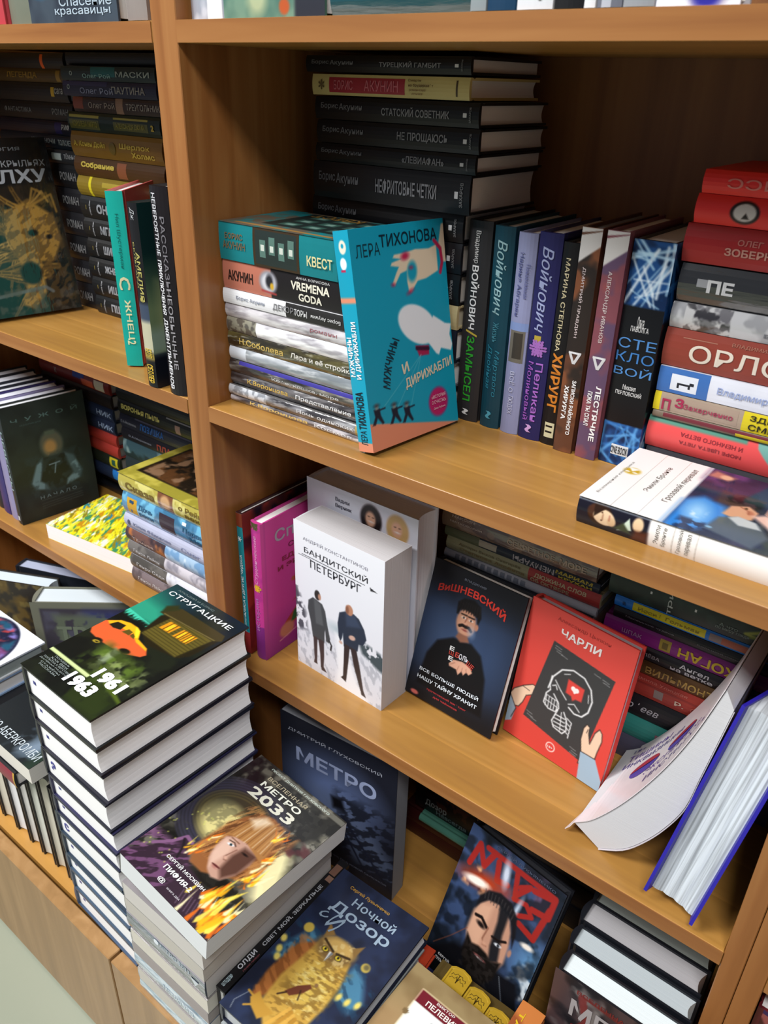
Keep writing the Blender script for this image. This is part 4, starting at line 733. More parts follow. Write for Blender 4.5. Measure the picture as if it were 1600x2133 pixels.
rs('film wrapped black hardback with a white monogram, right stack', -.206, -.174, '#26272b', x0=.474, film=True, bulge=.004, rough=.25, st=[T_('ПЕ', .18, .5, .11, .34, '#d6d8db', 0, .05), R_(.08, .13, .45, .66, '#9ea1a6'), T_('с о б ы т и я', .7, .55, .4, .1, '#6d7076')])
rs('dark red hardback with a pale yellow block, third from the top of the right stack', -.173, -.1415, '#ad282b', x0=.472, bulge=.004,
   st=[T_('ОЛЕГ', .27, .66, .10, .15, '#c97a72', 0, .02), T_('ЗОБЕРН', .27, .40, .19, .20, '#d39a8e', 0, .03), R_(.41, .78, 0, 1, '#cdc487'), T_('АВТОР', .56, .72, .22, .22, '#5a5030'), T_('ИИСУС', .59, .32, .30, .36, '#8a3326')])
rs('bright red hardback with a white cat face badge, second from the top right', -.1412, -.118, '#ee3432', x0=.476, bulge=.004,
   sp=lambda p: (p.re(-.1, -1, 1.1, 2, '#ee3432'), p.el(.20, .5, .058, .044, '#1d1214', 0, .006), p.el(.20, .5, .045, .034, '#d9d6d6', 0, .006), p.po([(.19, .3), (.22, .3), (.205, .5)], '#1d1214', .005)), st=[T_('Юлия Яковлева', .48, .55, .36, .26, '#e39a94'), R_(.30, .66, .30, .34, '#e39a94')])
rs('scarlet hardback with upside down lettering, topmost of the right stack', -.1178, -.0995, '#ea302c', x0=.478, bulge=.003, st=[T_('УЛИСС', .27, .5, .34, .42, '#dd8078', 180, .008)])
flat('white and dark painted hardback lying flat in front at the right, portrait on its spine', .6783, .0273, S1, -.3440, H=.206, W=.13, rz=.4, cover='#efecea', front=p_bronte, sp=s_bronte, bulge=.003, rough=.12, step=.001,
     ft=[T_('Эмили Бронте', .57, .805, .46, .030, '#77736c', 0, -.006), T_('Грозовой перевал', .575, .71, .60, .034, '#77736c', 0, -.006), T_('Всемирная классика', .42, .955, .6, .014, '#a39f98', 0, 0), R_(0, 1, .755, .757, '#dad6d0'), R_(0, 1, .865, .867, '#dad6d0')],
     st=[T_('Эмили', .335, .52, .09*.9, .16, '#77736c', 90, 0), T_('Бронте', .365, .5, .09*.9, .16, '#77736c', 90, 0), T_('Грозовой', .425, .5, .10, .16, '#77736c', 90, 0), T_('перевал', .46, .5, .09, .16, '#77736c', 90, 0), R_(.485, .49, 0, 1, '#dad6d0'), R_(.395, .40, 0, 1, '#dad6d0')])
# ================================================================ right bay, middle shelf
posed('slim upright hardback with a turquoise spine and dark red cover, left of the magenta one', (.14, .2108, .0110), (.0435, .0219, -.7215), (89.4, .2, 90.5), cover='#3a1a1c', spine='#11808c', bulge=.001, front=mixs(lambda p: p.gr('#7a2320', '#241a26', .6, .95), lambda p: p.no('#a53a2a', .55, 6, 5, 3, op=.7)),
      st=[R_(0, .09, 0, 1, '#7a3420'), R_(.84, 1.0, 0, 1, '#8e2a2c'), T_('АЛИСА и ДРУГИЕ ЧУДЕСА', .50, .5, .44, .42, '#dbe7e8', 180, .02), T_('Лея Любомирская', .77, .5, .13, .35, '#bcd6da', 180), T_('*', .17, .5, .03, .6, '#dbe7e8')])
posed('magenta hardback with gold script spine and painted shoes beside the turquoise spine', (.1391, .2049, .0182), (.0612, .0240, -.7218), (90.3, .3, 91.2), cover='#c23a8a', front=p_pink, bulge=.003,
      sp=mixs(s_noise('#bf3a8c', ['#a83284'], 10, 5), blk(.75, 1.01, '#7a2a78'), blk(0, .05, '#4a4a2a', ['#bf3a8c'])), st=[T_('Студенческие', .26, .5, .34, .36, '#d99ac0', 180, 0, .3), T_('*', .46, .5, .05, .7, '#d9b02c', 0, .06), T_('истории', .66, .5, .24, .36, '#a06aa0', 180)],
      ft=[T_('Спелые', .55, .87, .75, .085, '#a99aa6', 0, .02), T_('СТРАСТИ', .62, .765, .55, .035, '#7d2a4a', 0, .02), T_('ЕДИНСТВЕН', .62, .685, .72, .038, '#8a2a3a', 0, .03), T_('И ЭРОТИЧЕСК', .60, .63, .80, .033, '#8a2a3a', 0, .03)])
posed('large white grey hardback with oval portraits standing behind the snow cover', (.1730, .2443, .0398), (.0850, .1475, -.7222), (90.6, 0, -.5), cover='#dcdce6', front=p_vernik, pages='#e9e6ec', spine='#c9c9d4',
      ft=[T_('Вадим', .34, .935, .13, .026, '#4c4a5a', 0, .01), T_('Верник', .35, .900, .15, .026, '#4c4a5a', 0, .01)])
posed('thick white hardback with two men in dark coats walking on snow', (.145, .2148, .0471), (.1122, .1011, -.7225), (90.2, 0, -2.5), cover='#e6e6ec', front=p_bandit, step=.001, rough=.3, pages='#c9c6c8', hard=False,
      ft=[T_('АНДРЕЙ КОНСТАНТИНОВ', .47, .905, .72, .030, '#9a9aa6', 0, -.008), T_('БАНДИТСКИЙ', .475, .835, .71, .052, '#2e3138', 0, .0), T_('ПЕТЕРБУРГ', .475, .758, .57, .052, '#2e3138', 0, .0), R_(.09, .80, .795, .799, '#2e3138'), R_(.05, .20, .785, .788, '#2e3138')])
posed('black hardback with a moustached man and red arched lettering, leaning back', (.1287, .18, .0184), (.2580, .1110, -.7225), (73.97, .0, -2.85), cover='#121318', front=p_vish, step=.001,
      ft=[T_('ВЛАДИМИР', .47, .94, .24, .018, '#6a6f7c', 0), T_('ВиШНЕВСКИЙ', .47, .88, .74, .065, '#c8372c', 0, .03, 0, .9), T_('Е', .40, .455, .05, .03, W1, 0, .03), T_('Щ', .405, .42, .055, .03, '#b8433a', 0, .02), T_('Е', .41, .385, .05, .03, W1, 0, .03), T_('Б', .47, .43, .045, .035, '#b8433a', 0, .02), T_('ОЛЬ', .54, .43, .10, .04, '#c9c9d0', 0, .02), T_('ШЕ', .625, .405, .08, .035, '#b8433a', -20, .02),
          T_('ВСЕ БОЛЬШЕ ЛЮДЕЙ', .45, .215, .68, .034, '#e3ecf5', 0, .015), T_('НАШУ ТАЙНУ ХРАНИТ', .45, .160, .69, .034, '#e3ecf5', 0, .015), T_('эротический шифтинг', .47, .095, .46, .018, '#b8373a'), T_('для чайников', .47, .065, .28, .018, '#b8373a')])
posed('red hardback with a skull drawing held by two hands, leaning back', (.1316, .1803, .0153), (.3893, .1300, -.7225), (81.16, 0, -7.92), cover='#d8453d', front=p_charlie, step=.0009, rough=.25, pages='#b5b2ba',
      ft=[T_('Александр Цыпкин', .52, .94, .50, .030, '#ad3a36', 0, .0), T_('ЧАРЛИ', .52, .868, .38, .050, '#efe3e0', 0, .03), T_('18+', .49, .088, .05, .016, '#f0dcd6', 0, .02)])
GE = 'lying stack behind the black and red covers'
def es(lbl, z0, z1, cover, xr=.452, **k): return flat(lbl, xr, .164, z0, z1, H=k.pop('H', .2), cover=cover, group=GE, **k)
es('brown film wrapped hardback with pale capitals, topmost behind the black portrait cover', -.5115, -.4905, '#5a463e', xr=.450, film=True, sp=mixs(s_noise('#54413c', ['#7a6250'], 12, 4), lambda p: (p.el(.34, .4, .035, .035, '#4a3a34', 0, .01), p.el(.34, .4, .025, .025, '#6f5a4c', 0, .01))), st=[T_('МАКСИМ', .15, .80, .16, .16, '#b9aaa2', 0, .02), T_('МАТКОВСКИЙ', .17, .5, .22, .16, '#b9aaa2', 0, .02), T_('СЕКРЕТНОЕ', .60, .5, .30, .32, '#b3a08e', 0, .02), T_('МОРЕ', .86, .5, .16, .36, '#b3a08e', 0, .02)])
es('dark navy book with upside down white letters and yellow capitals, second in that stack', -.5242, -.5120, '#222a38', xr=.455, bulge=.002, st=[R_(0, .24, 0, 1, '#5d6048'), R_(.24, .36, .2, .9, '#a59a8a'), T_('МЕМУАРЫ', .60, .5, .26, .6, '#a9a2a8', 180, .02), T_('МАРИАМ', .85, .75, .22, .3, '#b39f3a', 0, .04), T_('КРУХАН', .86, .32, .2, .3, '#b39f3a', 0, .04)])
es('cream and coral hardback, third in the stack behind the black portrait cover', -.5425, -.5245, '#a5a07c', xr=.458, bulge=.003, st=[R_(.56, 1, 0, 1, '#b5433f'), T_('ДЮЖИНА СЛОВ', .76, .66, .32, .32, '#cfbd96', 0, .03), T_('ОБ ОКТЯБРЕ', .70, .30, .24, .3, '#cfbd96', 0, .03), T_('Авторы Быков Снегирёв', .30, .72, .42, .22, '#77704c'), T_('Степнова Аксёнов', .32, .42, .44, .22, '#8f7a50')])
es('pale grey hardback with blue grey blocks, fourth behind the black portrait cover', -.5550, -.5428, '#a9adb8', xr=.456, bulge=.003, st=[R_(.08+.045*i, .11+.045*i, .3, .85, '#737a88') for i in range(11)])
for i, (a, b, c, n) in enumerate(((-.589, -.5555, '#2b2d36', 'charcoal'), (-.623, -.5895, '#51424a', 'plum grey'), (-.657, -.6235, '#33424c', 'slate'), (-.690, -.6575, '#4a3c34', 'umber'), (S2, -.6905, '#2a2c30', 'dark grey'))):
    es(n+' book low in the stack hidden behind the black and red leaning covers', a, b, c)
GF = 'lying stack at the right of the middle shelf'
def fs(lbl, z0, z1, cover, x0=.473, **k): return flat(lbl, x0+.2, k.pop('y', .165), z0, z1, H=.2, cover=cover, group=GF, **k)
fs('dark green hardback with yellow brush letters, topmost at the right of the middle shelf', -.5155, -.486, '#1b2a26', x0=.464, bulge=.002, sp=mixs(s_noise('#1a2825', ['#22342f'], 10, 6), lambda p: (p.ln([(.80, .75), (.70, .4), (.86, .3), (.98, .45)], .018, '#8f963a'), p.ln([(.72, .3), (.9, .75)], .012, '#6f7a30'))), st=[T_('три', .33, .45, .14, .18, '#a9b3ac', 90), T_('А что', .62, .42, .09, .14, '#6f7f78'), T_('по миру глядя', .64, .26, .16, .14, '#6f7f78'), R_(.22, .23, .55, .65, '#c9cfca'), R_(.45, .46, .5, .6, '#c9cfca')])
fs('bright blue hardback with a yellow name plate, second in the right lying stack', -.529, -.516, '#1f6fc4', x0=.473, bulge=.002, st=[R_(.10, .48, .16, .9, '#c9bd1e'), T_('Иосиф Гольман', .29, .5, .32, .4, '#8a7a20'), T_('a', .055, .5, .02, .3, '#123a6a'), R_(.50, .88, .2, .85, '#8a7a78'), R_(.56, .70, .25, .8, '#b0604a'), R_(.74, .84, .2, .8, '#3a3430'), T_('Судьба', .945, .62, .09, .26, '#8fb8e6'), T_('бывает', .945, .3, .09, .26, '#8fb8e6')])
fs('black hardback between the blue and magenta spines', -.5435, -.5295, '#1a191d', x0=.474, bulge=.002, st=[T_('Маленькие чудеса', .2, .5, .26, .18, '#77757c'), T_('Большой переполох', .6, .5, .3, .18, '#5f5d64')])
fs('magenta hardback with upside down yellow capitals', -.5645, -.544, '#7e2276', x0=.466, bulge=.003, st=[T_('ШПАК', .16, .5, .11, .26, '#a07aa0'), R_(.31, .37, .15, .85, '#a08c3a'), R_(.325, .355, .3, .7, '#6a5a2a'), T_('КОГАН', .555, .5, .29, .56, '#c9ad2a', 180, .03)])
fs('black hardback with letter spaced white words under the magenta one', -.582, -.565, '#1e1b20', x0=.472, bulge=.003, st=[T_('ВЕРА КОВАЛЁВА', .16, .55, .28, .3, '#a9a7ab', 0, .01), T_('Ангел', .48, .70, .15, .28, '#c4c2c6', 0, .01), T_('на ветке', .47, .32, .22, .26, '#c4c2c6', 0, .01)])
fs('brown hardback with gold capitals above the coral red one', -.600, -.5825, '#5c3f20', x0=.472, bulge=.003, st=[T_('ВИЛЬМОНТ', .42, .5, .36, .5, '#b08d4a', 0, .02)])
fs('coral red hardback with a grey crest in the right lying stack', -.629, -.6005, '#a2392f', x0=.474, bulge=.003, st=[R_(0, 1, .62, .70, '#8d2f2a'), T_('Людмила Улицкая', .3, .84, .34, .14, '#c26a5e'), R_(.30, .35, .2, .6, '#8a7c76'), T_('Р.', .44, .4, .05, .22, '#d0b9a4', 0, .02), T_('Сенчин', .6, .4, .2, .24, '#b5564c')])
fs('black hardback with white handwriting in the right lying stack', -.659, -.6295, '#1c1b20', x0=.476, bulge=.003, st=[T_('Ерофеев', .22, .5, .24, .4, '#b9b9bd', 0, .0, .3), T_('Шаровая молния', .62, .5, .3, .36, '#8f8f94', 0, .0, .3)])
fs('teal and mauve hardback low in the right lying stack', -.689, -.6595, '#2f7f76', x0=.476, bulge=.003, st=[T_('Евгений', .5, .5, .3, .3, '#8d5a6a')])
fs('grey lilac base book of the right lying stack', S2, -.6895, '#4c4a5c', x0=.474)
# bent paperback and the splayed blue book
def bent():
    t = empty('paperback', (.53, .03, S2)); tag(t, 'sagging white paperback with violet lettering and red blue ovals beside the splayed blue book', 'book')
    lo = [(.549, -.7208), (.572, -.704), (.589, -.680), (.604, -.650), (.616, -.615), (.6245, -.575), (.632, -.530), (.639, -.490)]
    up = [(.521, -.705), (.537, -.690), (.554, -.664), (.570, -.634), (.585, -.600), (.598, -.565), (.610, -.525), (.622, -.474)]
    def dense(P_, K_=4):                         # smooth curve through the measured points
        Q = [P_[0]]+list(P_)+[P_[-1]]; o_ = []
        for i in range(1, len(Q)-2):
            a, b, c, d = [np.array(Q[i+k]) for k in (-1, 0, 1, 2)]
            for s in range(K_):
                t_ = s/K_; o_.append(tuple(.5*((2*b)+(c-a)*t_+(2*a-5*b+4*c-d)*t_*t_+(3*b-a-3*c+d)*t_**3)))
        return o_+[tuple(P_[-1])]
    lo = [(min(x, .6045+(z+.7227)*.122-.0015), z) for x, z in lo]; lo, up = dense(lo), dense(up)
    N = len(lo); y0, y1 = .030, .160
    O = Vector(t.location); V = []
    for y in (y0, y1):
        V += [(x-O.x, y-O.y, z-O.z) for x, z in lo]+[(x-O.x, y-O.y, z-O.z) for x, z in up]
    F = []
    for i in range(N-1):
        F += [(i, i+1, N+i+1, N+i), (2*N+i, 3*N+i, 3*N+i+1, 2*N+i+1), (i, 2*N+i, 2*N+i+1, i+1), (N+i, N+i+1, 3*N+i+1, 3*N+i)]
    F += [(0, N, 3*N, 2*N), (N-1, 3*N-1, 4*N-1, 2*N-1)]
    o = mk('page_block', V, F, page_mat('#d6d6da'), parent=t)
    # front cover: thin sheet over the upper side, its loose corner reaching past the pages
    cv = [(.512, -.7190), (.5165, -.7122)]+[(x-.0012, z+.0010) for x, z in up]
    cp = [(x+.0006, z-.0005) for x, z in cv]; K = len(cv); V = []
    for y in (y0-.001, y1+.001): V += [(max(x, .536 if y > y0 else 0)-O.x, y-O.y, z-O.z) for x, z in cv]+[(max(x, .536 if y > y0 else 0)-O.x, y-O.y, z-O.z) for x, z in cp]
    F = []
    for i in range(K-1): F += [(i, i+1, 2*K+i+1, 2*K+i), (K+i, 3*K+i, 3*K+i+1, K+i+1), (i, K+i, K+i+1, i+1), (2*K+i, 2*K+i+1, 3*K+i+1, 3*K+i)]
    F += [(0, 2*K, 3*K, K), (K-1, 2*K-1, 4*K-1, 3*K-1)]
    mk('cover', V, F, mat('#e9e0e4', .3), parent=t)
    # back cover under the block
    bk = [(x+.0004, z-.0006) for x, z in lo]; V = []
    for y in (y0-.001, y1+.001): V += [(x-O.x, y-O.y, z-O.z) for x, z in bk]+[(x+.0006-O.x, y-O.y, z-.0006-O.z) for x, z in bk]
    F = []
    for i in range(N-1): F += [(i, i+1, 2*N+i+1, 2*N+i), (N+i, 3*N+i, 3*N+i+1, N+i+1), (i, N+i, N+i+1, i+1)]
    mk('back_cover', V, F, mat('#d8d2d8', .3), parent=t)
    # print wrapped on the cover: s = arc length from the loose corner, d = depth
    P = [Vector((x, z)) for x, z in cv]; L = [0]
    for a, b in zip(P, P[1:]): L.append(L[-1]+(b-a).length)
    def at(s, d, off):
        s = min(max(s, 0), L[-1]-1e-5)
        for i in range(K-1):
            if s <= L[i+1]: break
        a, b = P[i], P[i+1]; q = a+(b-a)*((s-L[i])/(L[i+1]-L[i])); n = (b-a).normalized(); n = Vector((-n.y, n.x))
        q = q+n*off; return (q.x-O.x, y0+d-O.y, q.y-O.z)
    V, F, FM = [], [], []; ms = [mat('#4a3a8a'), mat('#6b4aa0'), mat('#b03a4c'), mat('#5a4ca8')]
    def put(s_, cs, cd, w_, h_, m, rot=0):
        tv, tf = textgeo(s_, 0); b0 = len(V)
        for x, y in tv: V.append(at(cs+x*w_, cd+y*h_, .0004))
        for f in tf: F.append(tuple(i+b0 for i in f)); FM.append(m)
    def oval(cs, cd, a, b, m, off, half=0):
        b0 = len(V); n = 28
        for i in range(n):
            t_ = 2*math.pi*i/n
            if half: t_ = math.pi*i/(n-1)
            V.append(at(cs+a*math.cos(t_), cd+b*math.sin(t_), off))
        F.append(tuple(range(b0, b0+n))); FM.append(m)
    put('ИНСТИТУТЫ', .165, .025, .115, .011, 0); put('ЭКСПЕРТОВ', .145, .044, .10, .011, 1)
    put('ИНКВИЗИЦИЯ', .085, .088, .10, .011, 0); put('ТИШИНЫ', .07, .104, .07, .010, 1); put('18+', .045, .118, .018, .006, 0)
    for cs in (.085, .150):
        oval(cs, .062, .024, .014, 3, .0005); oval(cs, .062, .024, .014, 2, .0007, 1)
    mk('cover_lettering', V, F, ms, FM, t)
bent()
def splayed():
    # leans back 15 degrees and to the right; fore edge to the viewer, boards spread at the front
    M = Matrix.Rotation(R(-4), 4, 'Z')@Matrix.Rotation(R(7.1), 4, 'Y')@Matrix.Rotation(R(-8), 4, 'X')
    t = empty('hardback', (.6297, .001, S2+.0122), M.to_euler()); tag(t, 'thick book with royal blue boards spread open, leaning near the right upright', 'book')
    H_, W_ = .228, .062
    def slab(nm, f0, f1, b0, b1, z0, z1, y0, y1, m, seg=1):
        V = [(f0, y0, z0), (f1, y0, z0), (b1, y1, z0), (b0, y1, z0), (f0, y0, z1), (f1, y0, z1), (b1, y1, z1), (b0, y1, z1)]
        F = [(0, 3, 2, 1), (4, 5, 6, 7), (0, 1, 5, 4), (1, 2, 6, 5), (2, 3, 7, 6), (3, 0, 4, 7)]
        return mk(nm, V, F, m, parent=t)
    bl = mat('#2b22a0', .45)
    slab('cover', -.0245, -.0215, -.0130, -.0100, 0, H_, 0, W_, bl); slab('cover', .0215, .0245, .0100, .0130, 0, H_, 0, W_, bl)
    slab('spine', -.0130, .0130, -.0130, .0130, 0, H_, W_, W_+.003, bl)
    V, F = [], []; n = 12
    for z in (.003, H_-.003):
        for i in range(n+1):
            x = -.0205+.041*i/n; V.append((x*1.0, .007+.0035*math.sin(math.pi*i/n)+(.0012 if i % 3 == 0 else 0), z))
        for i in range(n+1): V.append((-.0098+.0196*i/n, W_-.001, z))
    m = 2*(n+1)
    F = [tuple(list(range(n+1))+list(range(m-1, n, -1))), tuple(reversed([k+m for k in list(range(n+1))+list(range(m-1, n, -1))]))]
    for i in range(n): F.append((i, i+m, i+1+m, i+1)); F.append((n+1+i, n+2+i, n+2+i+m, n+1+i+m))
    F += [(0, n+1, n+1+m, m), (n, n+m, 2*n+1+m, 2*n+1)]
    pm, n1, l1, b1 = base_mat('loose_page_edges')
    tc = n1.new('ShaderNodeTexCoord'); mp = n1.new('ShaderNodeMapping'); mp.inputs['Scale'].default_value = (420, 3, 7)
    no = n1.new('ShaderNodeTexNoise'); no.inputs['Scale'].default_value = 1; no.inputs['Detail'].default_value = 4
    cr = n1.new('ShaderNodeMapRange'); cr.inputs[1].default_value = .36; cr.inputs[2].default_value = .56; cr.inputs[3].default_value = .55; cr.inputs[4].default_value = 1; sc = n1.new('ShaderNodeVectorMath'); sc.operation = 'SCALE'; sc.inputs[0].default_value = lin('#d3dbe2')
    l1.new(tc.outputs['Object'], mp.inputs[0]); l1.new(mp.outputs[0], no.inputs[0]); l1.new(no.outputs[0], cr.inputs[0]); l1.new(cr.outputs[0], sc.inputs[3]); l1.new(sc.outputs[0], b1.inputs['Base Color']); b1.inputs['Roughness'].default_value = .8
    mk('page_block', V, F, pm, parent=t)
splayed()
# ================================================================ right bay, bottom
posed('large dark blue grey paperback showing a tunnel, standing at the left of the bottom bay', (.1864, .2463, .0286), (.1065, .0449, -1.0298), (89.6, 0, 4.78), cover='#1b1c25', front=p_metro, pages='#8f9198', hard=False, step=.0012,
      ft=[T_('ДМИТРИЙ ГЛУХОВСКИЙ', .475, .90, .81, .028, '#a9adba', 0, .004), T_('МЕТРО', .49, .745, .70, .100, '#a9b6da', 0, .03), T_('АВТОРСКИЙ СБОРНИК ПОД НОВОЙ ОБЛОЖКОЙ', .55, .10, .8, .02, '#77798a', 0, .002)])
posed('dark blue hardback with a bearded man and dripping red capitals, leaning far back', (.1352, .21, .0196), (.3809, -.0062, -1.0298), (65.61, 0, -8.15), cover='#1a1b20', front=p_kvazi, step=.001, rough=.3, pages='#3a3c44',
      ft=[T_('СЕРГЕЙ', .21, .180, .13, .018, W1, 0, .02), T_('ЛУКЬЯНЕНКО', .23, .148, .21, .020, W1, 0, .02), T_('СЕРГЕЙ ЛУКЬЯНЕНКО', .60, .975, .62, .018, '#4d5468')])
GG = 'small dark stack behind the leaning bearded cover'
def gs(lbl, xr, z0, z1, H, cover, y=.14, **k): return flat(lbl, xr, y, z0, z1, H=H, W=.12, cover=cover, group=GG, **k)
gs('dark red brown book at the base of the small stack in the bottom bay', .362, S3, -1.0055, .13, '#3c1614')
gs('maroon book just under the black edge in the small bottom bay stack', .360, -1.005, -.9815, .128, '#43191a')
gs('mint green spined small book in the dark bottom bay stack', .346, -.981, -.9665, .078, '#5c9a86', y=.128, bulge=.004)
gs('black book with white fantasy lettering above the mint green one', .352, -.966, -.925, .10, '#15161c', sp=mixs(s_noise('#15161c', ['#2c1c20'], 9, 3), blk(.3, .9, '#241a20', ['#5a3226'], 12, 4, .5, 2)), st=[T_('Дозор', .36, .45, .36, .34, '#b9c4c6', 0, .01), T_('Навсегда', .62, .2, .5, .24, '#8fa3a6', 0, .01)])
gs('black book topmost of the small stack under the shelf edge', .350, -.9248, -.885, .112, '#17181d')
gs('dark support book behind the leaning bearded man cover', .53, S3, -.99, .155, '#1d1d22', y=.150)
gs('upper dark support book behind the leaning bearded man cover', .53, -.9895, -.95, .155, '#22232a', y=.152)
gs('third dark support book behind the leaning bearded man cover', .53, -.9495, -.905, .155, '#1a1b20', y=.154, st=[T_('НЕТВОЙ', .85, .5, .25, .4, '#77777c', 0, .02)])
GW = 'upright hardbacks one behind another at the lower right'
def up(lbl, x0, y1, T, H, W_, **k): return book(label=lbl, W=W_, H=H, T=T, loc=(x0, y1, S3), rot=(R(90), 0, R(k.pop('rz', -.4))), group=GW, **k)
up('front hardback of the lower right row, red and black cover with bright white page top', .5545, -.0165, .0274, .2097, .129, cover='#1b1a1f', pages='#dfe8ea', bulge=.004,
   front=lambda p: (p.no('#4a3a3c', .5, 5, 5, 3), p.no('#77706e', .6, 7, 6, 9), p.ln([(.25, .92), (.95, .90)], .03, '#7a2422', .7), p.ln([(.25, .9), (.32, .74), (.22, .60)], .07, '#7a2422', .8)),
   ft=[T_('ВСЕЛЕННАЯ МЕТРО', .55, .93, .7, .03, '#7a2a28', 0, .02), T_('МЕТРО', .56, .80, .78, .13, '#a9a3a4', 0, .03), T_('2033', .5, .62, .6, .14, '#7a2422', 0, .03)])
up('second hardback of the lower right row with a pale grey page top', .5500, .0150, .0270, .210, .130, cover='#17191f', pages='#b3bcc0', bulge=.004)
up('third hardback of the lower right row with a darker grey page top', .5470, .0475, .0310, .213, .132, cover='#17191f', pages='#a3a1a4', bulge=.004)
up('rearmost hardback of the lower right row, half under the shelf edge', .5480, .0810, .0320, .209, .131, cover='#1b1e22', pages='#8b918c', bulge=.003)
def spineup(lbl, x0, x1, y0, y1, zt, W_, **k):      # resting on its fore edge, spine upwards, head away from the viewer
    M = Matrix(((0, 0, 1), (0, 1, 0), (-1, 0, 0)))
    return book(lbl, W_, y1-y0, x1-x0, (x0, y0, zt), M.to_euler(), **k)
spineup('black spined book wedged spine up beside the paperback stack, white title along it', .2655, .2790, -.243, -.040, -.897, .1325, cover='#141417', bulge=.0006,
        st=[T_('СВЕТ МОЙ, ЗЕРКАЛЬЦЕ', .45, .5, .48, .50, '#a9acb2', 180, .03), T_('ОЛДИ', .80, .42, .13, .50, '#c3c6cc', 180, .03), T_('ГЕНРИ ЛАЙОН', .80, .84, .12, .16, '#8a4a50', 180), T_('ШТЕДЕВР', .945, .45, .07, .4, '#b9d0d6', 180, .02), R_(.04, .12, .1, .8, '#7a5a4c'), R_(.13, .17, .3, .9, '#8a6a5a')])
spineup('orange spined book standing spine up at the lower right with yellow capitals', .5280, .5550, -.245, -.046, -.902, .127, cover='#b0602c', bulge=.0006, sp=s_noise('#ad5f2c', ['#c2763c', '#96502a'], 6, 4),
        st=[T_('СЕРГЕЙ', .32, .62, .36, .20, '#d9b426', 0, .02), T_('ТАРМАШЕВ', .30, .28, .48, .20, '#d9b426', 0, .02)])
spineup('black spined book with a round white badge, right of the orange one', .5575, .5865, -.26, -.062, -.905, .124, cover='#18191d', bulge=.0006, st=[T_('●', .10, .45, .085, .50, '#c9ccd0', 0, .02), T_('in', .10, .45, .035, .25, '#18191d', 0, .03), T_('ПОЗЫВНОЙ', .5, .5, .4, .3, '#b9bcc0', 0, .02)])
# owl book and what lies under it
flat0 = lambda lbl, x0, y0, z0, z1, W_, H_, rz, **k: tailf(lbl, x0, y0, z0, z1, W=W_, H=H_, rz=rz, **k)
flat0('midnight blue hardback with a golden owl cover lying at the bottom edge', .2835, -.2545, -.9215, -.8935, .1255, .205, 1.0, cover='#1b2032', front=p_owl, step=.0009, pages='#c9cccf',
      ft=[T_('Сергей Лукьяненко', .41, .925, .46, .026, '#c99a3e', 0, .01), T_('Ночной', .54, .865, .48, .055, '#9fb3c6', 0, .015), T_('Дозор', .48, .775, .66, .085, '#9fb3c6', 0, .02), T_('S', .30, .70, .20, .07, '#8fa3b6', 70, -.01), T_('c', .16, .70, .09, .04, '#8fa3b6', 30, -.01)], group='books under and with the owl cover')
flat0('grey white book directly under the golden owl cover', .2850, -.257, -.955, -.9225, .124, .20, .6, cover='#9ea4a6', pages='#d6d9da', group='books under and with the owl cover')
flat0('orange red book whose corner pokes out beyond the golden owl cover', .2920, -.240, -.9685, -.9555, .124, .205, 2.5, cover='#c8452a', group='books under and with the owl cover')
flat0('navy blue book jutting out right of the golden owl cover', .2950, -.250, -.999, -.969, .1285, .205, .5, cover='#1c2450', group='books under and with the owl cover', ft=[T_('X', .93, .35, .05, .03, '#a9b6d0', 0, .02)])
flat0('dark lowest book under the golden owl cover pile', .2860, -.252, S3, -.9995, .126, .205, 0, cover='#22222a', group='books under and with the owl cover')
GP = 'pile with the khaki cover at the bottom edge'
flat0('khaki brown book with a white hammer plate and red band at the bottom edge', .4105, -.272, -.9165, -.9045, .1125, .19, -1.5, cover='#7c6644', front=p_pel, rough=.3, group=GP,
      ft=[T_('ВИКТОР', .49, .878, .20, .016, '#e6dcd6', 0, .02), T_('ПЕЛЕВИН', .49, .842, .36, .032, '#e9e2dc', 0, .03)])
flat0('black gold lidded book with stepped gold tablets right under the khaki cover', .428, -.2645, -.9500, -.9225, .0985, .213, 0, cover='#4a3c1c', group=GP)
flat0('dark book second from the counter under the khaki cover', .428, -.264, -.990, -.9505, .0985, .20, 0, cover='#2b2c34', group=GP)
flat0('lowest grey book on the counter under the khaki cover', .428, -.264, S3, -.9905, .0985, .20, 0, cover='#3a3a40', group=GP)
GT = 'gold tablets peeping out above the khaki cover'
